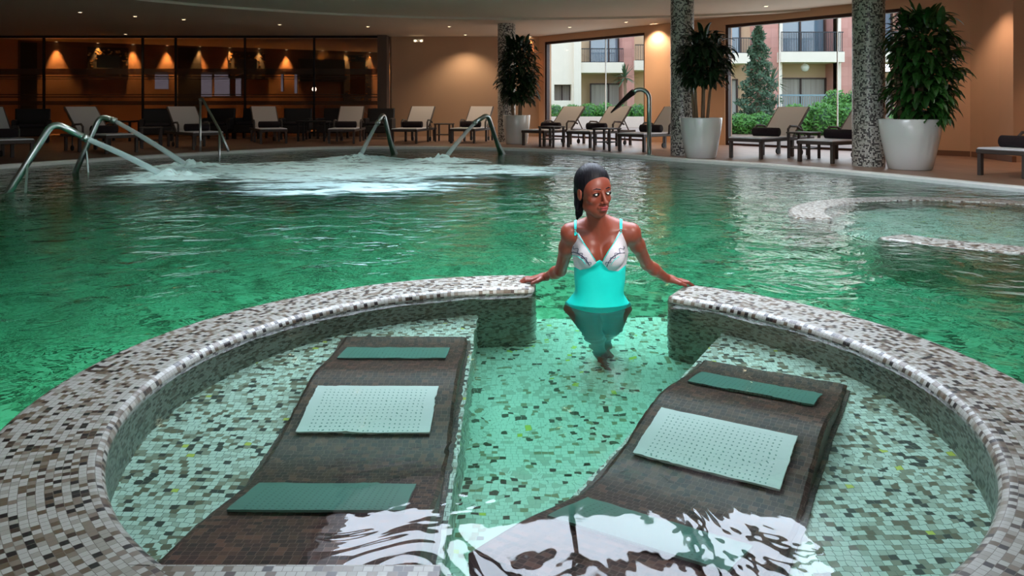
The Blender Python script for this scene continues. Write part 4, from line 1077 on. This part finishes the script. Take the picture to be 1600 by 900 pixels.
# ---- head, in its own frame: x to the picture's right, y towards the back, z up; origin mid-head
HC = V3(0.390, 3.70, 0.584); YAW = math.radians(24); PIT = math.radians(4); ROL = math.radians(-4); HS = 1.08
Rh = np.array(Matrix.Rotation(YAW, 3, 'Z') @ Matrix.Rotation(PIT, 3, 'X') @ Matrix.Rotation(ROL, 3, 'Y'), np.float32)
def to_head(P): return ((P - HC) @ Rh) / HS
def head_sdf(q):
    d = ell(q, (0, 0.006, 0.035), (0.072, 0.080, 0.082))                       # cranium
    d = smin(d, ell(q, (0, -0.045, 0.018), (0.060, 0.045, 0.058)), 0.02)        # forehead
    d = smin(d, ell(q, (0, -0.028, -0.045), (0.054, 0.056, 0.062)), 0.02)       # face
    d = smin(d, ell(q, (0, -0.054, -0.084), (0.022, 0.028, 0.022)), 0.028)      # chin
    for s in (-1, 1):
        d = smin(d, ell(q, (s * 0.034, -0.054, -0.026), (0.022, 0.024, 0.018)), 0.014)   # cheekbones
        d = smin(d, ell(q, (s * 0.037, -0.014, -0.064), (0.016, 0.034, 0.020)), 0.02)    # jaw corners
        d = smax(d, -ell(q, (s * 0.030, -0.093, 0.004), (0.019, 0.016, 0.0115)), 0.009)  # eye sockets
        d = smin(d, cone(q, (s * 0.014, -0.086, 0.020), (s * 0.042, -0.074, 0.021), 0.0055, 0.004), 0.008)  # brow
        d = smin(d, ell(q, (s * 0.0295, -0.0785, 0.004), (0.0160, 0.0120, 0.0110)), 0.003)  # lids over the ball
        d = smin(d, ell(q, (s * 0.0715, -0.006, -0.004), (0.007, 0.017, 0.029)), 0.006)    # ears
        d = smax(d, -ell(q, (s * 0.079, -0.010, 0.0), (0.005, 0.009, 0.016)), 0.004)
    d = smin(d, cone(q, (0, -0.088, 0.010), (0, -0.106, -0.030), 0.0065, 0.0095), 0.009)  # nose bridge
    d = smin(d, ell(q, (0, -0.109, -0.031), (0.0095, 0.010, 0.008)), 0.005)     # nose tip
    for s in (-1, 1): d = smin(d, ell(q, (s * 0.0125, -0.097, -0.034), (0.0075, 0.0095, 0.0065)), 0.004)
    d = smin(d, ell(q, (0, -0.084, -0.058), (0.024, 0.011, 0.015)), 0.01)
    d = smin(d, ell(q, (0, -0.096, -0.0545), (0.0195, 0.0085, 0.0050)), 0.003)   # upper lip
    d = smin(d, ell(q, (0, -0.0945, -0.0650), (0.0170, 0.0085, 0.0062)), 0.003)  # lower lip
    d = smax(d, -ell(q, (0, -0.104, -0.0595), (0.020, 0.006, 0.0012)), 0.0015)
    return d
def head(P): return head_sdf(to_head(P)) * HS
NB = (0.430, 3.80, 0.385); NT = tuple(HC + Rh @ V3(0.006, 0.020, -0.05) * 1.0)
# joints
SR, ER, WR = (0.290, 3.815, 0.365), (0.252, 3.99, 0.140), (0.186, 4.20, 0.060)
SL, EL, WL = (0.592, 3.815, 0.365), (0.700, 3.985, 0.172), (0.832, 4.11, 0.070)
def chain(P, d, pts, rad, k):
    for i in range(len(pts) - 1): d = smin(d, cone(P, pts[i], pts[i + 1], rad[i], rad[i + 1]), k)
    return d
def hand(P, w, dirv, thumb, flip):
    """palm and five separate fingers resting on the rim; dirv points along the hand, thumb is the sideways thumb direction"""
    w = np.array(w); d = np.array(dirv) / np.linalg.norm(dirv); t = np.array(thumb) / np.linalg.norm(thumb)
    up = np.array((0, 0, 1.0))
    def p(a, b, c): return tuple(w + d * a + t * b + up * c)
    D = cone(P, p(-0.01, 0, 0.002), p(0.03, 0, 0.004), 0.021, 0.017)
    for b in (-0.026, -0.009, 0.009, 0.026): D = smin(D, cone(P, p(0.02, b * 0.6, 0.003), p(0.082, b, -0.006), 0.014, 0.0105), 0.012)
    for b, L in ((0.030, 0.066), (0.010, 0.075), (-0.011, 0.070), (-0.031, 0.054)):
        k1, k2, k3 = p(0.082, b, -0.006), p(0.082 + L * 0.48, b * 1.2, 0.004 - 0.006), p(0.082 + L * 0.78, b * 1.25, -0.012)
        k4 = p(0.082 + L, b * 1.28, -0.020)
        f = np.minimum(np.minimum(cone(P, k1, k2, 0.0098, 0.0088), cone(P, k2, k3, 0.0088, 0.0080)), cone(P, k3, k4, 0.0080, 0.0068))
        D = smin(D, f, 0.004)
    f = cone(P, p(0.02, 0.020, -0.002), p(0.052, 0.050, -0.008), 0.0145, 0.011)
    f = smin(f, cone(P, p(0.052, 0.050, -0.008), p(0.082, 0.062, -0.014), 0.0105, 0.008), 0.004)
    return smin(D, f, 0.008)
HR = (-0.085, 0.02, -0.012 + 0.0); HL = (0.095, 0.035, -0.018)
def body(P):
    d = ell(P, (0.440, 3.845, 0.285), (0.137, 0.088, 0.150))                    # rib cage
    d = smin(d, ell(P, (0.441, 3.86, 0.130), (0.123, 0.080, 0.13)), 0.06)        # waist
    d = smin(d, ell(P, (0.436, 3.90, -0.045), (0.165, 0.108, 0.115)), 0.07)      # hips
    d = smin(d, cone(P, (0.340, 3.825, 0.372), (0.546, 3.825, 0.372), 0.046, 0.046), 0.05)  # shoulder girdle
    d = smin(d, cone(P, NB, NT, 0.048, 0.042), 0.035)                            # neck
    d = smin(d, cone(P, (0.33, 3.835, 0.392), (0.415, 3.83, 0.425), 0.022, 0.032), 0.03)
    d = smin(d, cone(P, (0.545, 3.835, 0.392), (0.455, 3.83, 0.425), 0.022, 0.032), 0.03)
    for s, x in ((-1, 0.382), (1, 0.493)):
        d = smin(d, ell(P, (x, 3.768, 0.262), (0.056, 0.052, 0.058)), 0.022)     # breasts
        d = smin(d, ell(P, (x, 3.79, 0.300), (0.045, 0.040, 0.060)), 0.03)
    d = smin(d, cone(P, (0.425, 3.775, 0.368), (0.335, 3.785, 0.385), 0.009, 0.008), 0.014)  # collar bones
    d = smin(d, cone(P, (0.455, 3.775, 0.368), (0.545, 3.785, 0.385), 0.009, 0.008), 0.014)
    # arms
    for S, E, W in ((SR, ER, WR), (SL, EL, WL)):
        m = tuple((np.array(S) * 0.62 + np.array(E) * 0.38)); f = tuple(np.array(E) * 0.68 + np.array(W) * 0.32)
        a = ell(P, S, (0.048, 0.046, 0.049)); a = chain(P, a, [S, m, E], [0.040, 0.037, 0.029], 0.02)
        a = chain(P, a, [E, f, W], [0.030, 0.032, 0.020], 0.015)
        d = smin(d, a, 0.022)
    d = smin(d, hand(P, WR, HR, (0.02, -1, 0), 1), 0.014)
    d = smin(d, hand(P, WL, HL, (0.25, -1, 0), -1), 0.014)
    # legs, one crossing in front of the other as she walks
    for H, K, A, T in (((0.352, 3.90, -0.13), (0.405, 3.82, -0.47), (0.445, 3.90, -0.775), (0.465, 3.74, -0.828)),
                       ((0.520, 3.91, -0.13), (0.505, 3.90, -0.48), (0.485, 4.06, -0.775), (0.500, 3.90, -0.828))):
        c = tuple(np.array(K) * 0.7 + np.array(A) * 0.3 + np.array((0, 0.015, 0)))
        l = chain(P, ell(P, H, (0.083, 0.09, 0.09)), [H, K], [0.086, 0.052], 0.03)
        l = chain(P, l, [K, c, A], [0.050, 0.050, 0.030], 0.02)
        h = tuple(np.array(A) + np.array((0, 0.03, -0.045))); l = smin(l, cone(P, h, T, 0.026, 0.018), 0.02)
        l = smin(l, cone(P, A, (A[0], A[1] - 0.05, -0.82), 0.03, 0.026), 0.02)
        d = smin(d, l, 0.03)
    return d
def full(P): return smin(body(P), head(P), 0.018)
M_skin, _nt, _b = new_mat('brown_skin')
_b.inputs['Base Color'].default_value = lin(140, 68, 50); _b.inputs['Roughness'].default_value = 0.44; _b.inputs['Specular IOR Level'].default_value = 0.5
_b.inputs['Subsurface Weight'].default_value = 0.08; _b.inputs['Subsurface Radius'].default_value = (0.01, 0.004, 0.002); _b.inputs['Subsurface Scale'].default_value = 1.0
blocks = [((0.24, 3.62, -0.90), (0.66, 4.20, -0.10), 0.006), ((0.20, 3.64, -0.112), (0.80, 4.10, 0.452), 0.0045),
          ((0.29, 3.54, 0.446), (0.54, 3.86, 0.74), 0.0024), ((0.0, 3.90, -0.03), (0.2004, 4.33, 0.16), 0.0028), ((0.7995, 3.90, -0.03), (1.06, 4.30, 0.20), 0.0028)]
# the left-arm blocks overlap the torso block by a sliver so that the surface runs on unbroken
VS, FS, n0 = [], [], 0
for lo, hi, r in blocks:
    v, f = surface_net(full, lo, hi, r); VS.append(v); FS.append(f + n0); n0 += len(v)
person = link('person', fast_mesh('person', np.concatenate(VS), np.concatenate(FS)), M_skin)
tag(person, 'woman in a turquoise and white swimsuit standing waist deep in the whirlpool gap', 'person')

def shell(name, fn, lo, hi, res, m, label=None):
    v, f = surface_net(fn, lo, hi, res); o = link(name, fast_mesh(name, v, f), m, person)
    if label: o['label'] = label
    return o
def poly2(P, pts, Y):
    """signed distance to a polygon given in picture pixels at depth Y, as a prism along the view axis"""
    q = [((a - 800) / FPX * Y, 1 - (b - HOR) * Y / FPX) for a, b in pts]
    k = Y / P[..., 1]                                    # central projection onto the plane at depth Y
    x = P[..., 0] * k; z = 1 + (P[..., 2] - 1) * k
    d = np.full(x.shape, 1e9, np.float32); s = np.ones(x.shape, bool)
    n = len(q); j = n - 1
    for i in range(n):
        ex, ez = q[j][0] - q[i][0], q[j][1] - q[i][1]; wx, wz = x - q[i][0], z - q[i][1]
        t = np.clip((wx * ex + wz * ez) / (ex * ex + ez * ez), 0, 1); bx_, bz = wx - ex * t, wz - ez * t
        d = np.minimum(d, bx_ * bx_ + bz * bz)
        c = (z >= q[i][1]) & (z < q[j][1]) & (ex * wz > ez * wx); c2 = (z < q[i][1]) & (z >= q[j][1]) & (ex * wz < ez * wx)
        s ^= (c | c2); j = i
    d = np.sqrt(d); return np.where(s, d, -d)
def torso_only(P):
    """the trunk without arms, legs' far parts: clothes cling to this"""
    d = ell(P, (0.440, 3.845, 0.285), (0.137, 0.088, 0.150)); d = smin(d, ell(P, (0.441, 3.86, 0.130), (0.123, 0.080, 0.13)), 0.06)
    d = smin(d, ell(P, (0.436, 3.90, -0.045), (0.165, 0.108, 0.115)), 0.07); d = smin(d, cone(P, (0.340, 3.825, 0.372), (0.546, 3.825, 0.372), 0.046, 0.046), 0.05)
    for H in ((0.352, 3.90, -0.13), (0.520, 3.91, -0.13)): d = smin(d, ell(P, H, (0.083, 0.09, 0.09)), 0.03)
    for x in (0.382, 0.493): d = smin(d, ell(P, (x, 3.768, 0.262), (0.056, 0.052, 0.058)), 0.022); d = smin(d, ell(P, (x, 3.79, 0.300), (0.045, 0.040, 0.060)), 0.03)
    return d
M_cyan = mat('turquoise_swimsuit', lin(22, 236, 226), 0.5, noise=0.03, nscale=40)
_mw, _nt, _b = new_mat('white_lace'); _t = _nt.nodes.new('ShaderNodeTexCoord'); _v = _nt.nodes.new('ShaderNodeTexVoronoi'); _v.inputs['Scale'].default_value = 160
_r = _nt.nodes.new('ShaderNodeValToRGB'); _r.color_ramp.elements[0].position = 0.15; _r.color_ramp.elements[0].color = lin(196, 190, 214); _r.color_ramp.elements[1].position = 0.35; _r.color_ramp.elements[1].color = lin(226, 220, 228)
_nt.links.new(_t.outputs['Object'], _v.inputs['Vector']); _nt.links.new(_v.outputs['Distance'], _r.inputs[0]); _nt.links.new(_r.outputs[0], _b.inputs['Base Color']); _b.inputs['Roughness'].default_value = 0.7
M_navy = mat('navy_trim', lin(40, 44, 84), 0.6)
bod = [(862, 416), (889, 408), (894, 415), (907, 422), (921, 418), (930, 410), (937, 406), (944, 410), (952, 421), (966, 424), (978, 413), (983, 393), (1010, 386), (1012, 478), (990, 486), (948, 516), (930, 516), (884, 484), (862, 470)]
def cloth_fn(pts, th, Y=3.74, front=None):
    def fn(P):
        b_ = torso_only(P); d = np.maximum(b_ - th, -(b_ + 0.006)); d = smax(d, poly2(P, pts, Y), 0.0015)
        if front is not None: d = np.maximum(d, P[..., 1] - front)
        return d
    return fn
BB = ((0.22, 3.66, -0.20), (0.66, 4.06, 0.30))
shell('swimsuit_bodice', cloth_fn(bod, 0.0045), BB[0], BB[1], 0.0042, M_cyan)
cupL = [(898, 357), (891, 378), (888, 398), (892, 413), (906, 422), (921, 419), (932, 411), (927, 402), (913, 380), (901, 358)]
cupR = [(970, 360), (978, 378), (983, 396), (979, 413), (966, 424), (951, 422), (941, 411), (946, 402), (958, 381), (968, 360)]
for c in (cupL, cupR):
    shell('swimsuit_cup', cloth_fn(c, 0.0062, 3.74, 3.84), (0.26, 3.68, 0.17), (0.60, 3.86, 0.43), 0.0026, _mw)
# straps run from the cups over the shoulders
for pts in ([(896.6, 325), (901.8, 325), (900.6, 368), (897.4, 368)], [(967.8, 325), (973.0, 325), (972.0, 369), (968.6, 369)]):
    def fn(P, pts=pts):
        b_ = body(P); d = np.maximum(b_ - 0.0042, -(b_ + 0.004)); return np.maximum(np.maximum(d, poly2(P, pts, 3.76)), 0.30 - P[..., 2])
    shell('strap', fn, (0.28, 3.70, 0.30), (0.58, 3.92, 0.46), 0.0026, M_cyan)
# trims laid on the surface: march from the camera onto the body
def on_body(px, py, lift=0.0078):
    d = np.array(((px - 800) / FPX, 1.0, -(py - HOR) / FPX)); t = 3.4; o_ = np.array((0, 0, 1.0))
    for _ in range(60):
        p = o_ + d * t; q = float(body(np.array([p], np.float32))[0]) - lift
        if q < 0.0004: break
        t += q * 0.8
    return Vector(p) if q < 0.004 else None
def trim(name, pts, r, m):
    q = MB(); q.tube([v for v in (on_body(a, b_) for a, b_ in pts) if v is not None], r, 6); o = q.build(name, m, person, True); return o
trim('underwire', [(893, 394.5), (896, 394), (903, 396), (911, 401), (917, 408), (921, 415)], 0.0022, M_navy)
trim('underwire', [(983, 396), (976, 395), (967, 396), (958, 401), (952, 408), (948, 417)], 0.0022, M_navy)
def squig(a, b_, n, amp, sgn):
    out = []
    for k in range(n * 16 + 1):
        u = k / (n * 16); x = a[0] + (b_[0] - a[0]) * u; y = a[1] + (b_[1] - a[1]) * u
        dx, dy = b_[0] - a[0], b_[1] - a[1]; L = math.hypot(dx, dy); s = math.sin(u * n * 2 * PI) * amp; c_ = math.cos(u * n * 2 * PI * 1) * 0
        out.append((x - dy / L * s * sgn + 0 * c_, y + dx / L * s * sgn))
    return out
trim('scalloped_trim', squig((896, 385), (923, 414), 4, 2.8, 1), 0.0013, M_navy)
trim('scalloped_trim', squig((975, 385), (947, 414), 4, 2.8, -1), 0.0013, M_navy)
trim('neckline_piping', [(899.5, 362), (906, 371), (913, 381), (920, 391), (927, 402), (931, 408)], 0.0020, M_cyan)
trim('neckline_piping', [(970, 363), (964, 372), (958, 382), (951, 392), (945, 402), (942, 408)], 0.0020, M_cyan)
trim('underwire', [(894, 399), (903, 401), (910, 406), (915, 413)], 0.0018, M_cyan)
trim('underwire', [(978, 400), (967, 401), (960, 406), (955, 413)], 0.0018, M_cyan)
M_ring_m = mat('strap_ring', lin(150, 70, 60), 0.4)
for px in (898.8, 970.2):
    p = on_body(px, 360, 0.006); q = MB(); q.tube([p + Vector((0.006 * math.cos(k * PI / 6), -0.002, 0.006 * math.sin(k * PI / 6))) for k in range(13)], 0.0018, 6); q.build('strap_ring', M_ring_m, person, True)

# ---- hair, brows, eyes, lips in the head frame
M_hair, _nt, _b = new_mat('wet_black_hair'); _b.inputs['Base Color'].default_value = lin(18, 16, 22); _b.inputs['Roughness'].default_value = 0.5; _b.inputs['Specular IOR Level'].default_value = 0.2
_t = _nt.nodes.new('ShaderNodeTexCoord'); _m = _nt.nodes.new('ShaderNodeMapping'); _m.inputs['Scale'].default_value = (120, 9, 22); _w = _nt.nodes.new('ShaderNodeTexNoise'); _w.inputs['Scale'].default_value = 1.0
_w.inputs['Detail'].default_value = 3; _p = _nt.nodes.new('ShaderNodeBump'); _p.inputs['Strength'].default_value = 0.8; _p.inputs['Distance'].default_value = 0.004
_nt.links.new(_t.outputs['Object'], _m.inputs[0]); _nt.links.new(_m.outputs[0], _w.inputs['Vector']); _nt.links.new(_w.outputs['Fac'], _p.inputs['Height']); _nt.links.new(_p.outputs[0], _b.inputs['Normal'])
M_lip = mat('lips', lin(158, 58, 62), 0.45)
def hair_fn(P):
    q = to_head(P)
    cap = ell(q, (0, 0.009, 0.040), (0.0790, 0.085, 0.087))
    # swept-back hairline: nothing in front of a slanted plane
    line = (-(q[..., 1] + 0.050) + 0.62 * (q[..., 2] - 0.055)) * -0.85
    line2 = -(q[..., 1] * 0.85 + 0.55 * (q[..., 2] - 0.050) + 0.030 + 1.6 * q[..., 0] ** 2 * 0)
    cut = -((q[..., 1] + 0.010) * 0.80 + (q[..., 2] - 0.012) * 0.60 + 0.026 - 1.6 * q[..., 0] ** 2)
    cap = smax(cap, cut, 0.006)
    cap = smax(cap, -(q[..., 2] + 0.065), 0.01)
    # the wet length falls behind her right shoulder
    d = cap
    for a, b_, ra, rb in (((-0.036, 0.040, 0.0), (-0.040, 0.050, -0.060), 0.036, 0.026), ((-0.040, 0.050, -0.060), (-0.046, 0.052, -0.105), 0.024, 0.015),
                          ((-0.055, 0.030, -0.02), (-0.064, 0.034, -0.080), 0.014, 0.009), ((-0.046, 0.052, -0.105), (-0.054, 0.055, -0.130), 0.014, 0.005)):
        d = smin(d, cone(q, a, b_, ra, rb), 0.012)
    return d * HS
shell('hair', hair_fn, (0.24, 3.55, 0.36), (0.54, 3.88, 0.74), 0.0026, M_hair)
def local_shell(name, fnq, th, m, lo=(0.33, 3.54, 0.47), hi=(0.53, 3.70, 0.70), res=0.0014):
    def fn(P):
        q = to_head(P); h = head_sdf(q) * HS; return np.maximum(np.maximum(h - th, -(h + 0.003)), fnq(q) * HS)
    return shell(name, fn, lo, hi, res, m)
local_shell('lips', lambda q: np.minimum(ell(q, (0, -0.103, -0.0545), (0.0205, 0.02, 0.0048)), ell(q, (0, -0.101, -0.0655), (0.0175, 0.02, 0.0060))), 0.0010, M_lip)
for s in (-1, 1):
    local_shell('eyebrow', lambda q, s=s: smin(cone(q, (s * 0.014, -0.09, 0.0250), (s * 0.030, -0.085, 0.0285), 0.0026, 0.0028), cone(q, (s * 0.030, -0.085, 0.0285), (s * 0.044, -0.078, 0.0240), 0.0030, 0.0014), 0.002) , 0.0012, M_hair)
# eyes: whites between lash lines, the iris turned to the picture's right
M_eye = mat('eye_white', lin(236, 232, 228), 0.2, coat=0.6); M_iris = mat('dark_iris', lin(22, 14, 12), 0.1, coat=1.0)
for s in (-1, 1):
    c = (s * 0.0295, -0.0785, 0.004)
    local_shell('eyeliner', lambda q, s=s: ell(q, (s * 0.0300, -0.089, 0.0040), (0.0165, 0.02, 0.0082)), 0.0007, M_iris)
    local_shell('eye', lambda q, s=s: ell(q, (s * 0.0295, -0.089, 0.0034), (0.0108, 0.02, 0.0040)), 0.0018, M_eye, res=0.0011)
    local_shell('iris', lambda q, s=s: ell(q, (s * 0.0295 + 0.0036, -0.089, 0.0036), (0.0056, 0.02, 0.0052)), 0.0026, M_iris, res=0.0011)
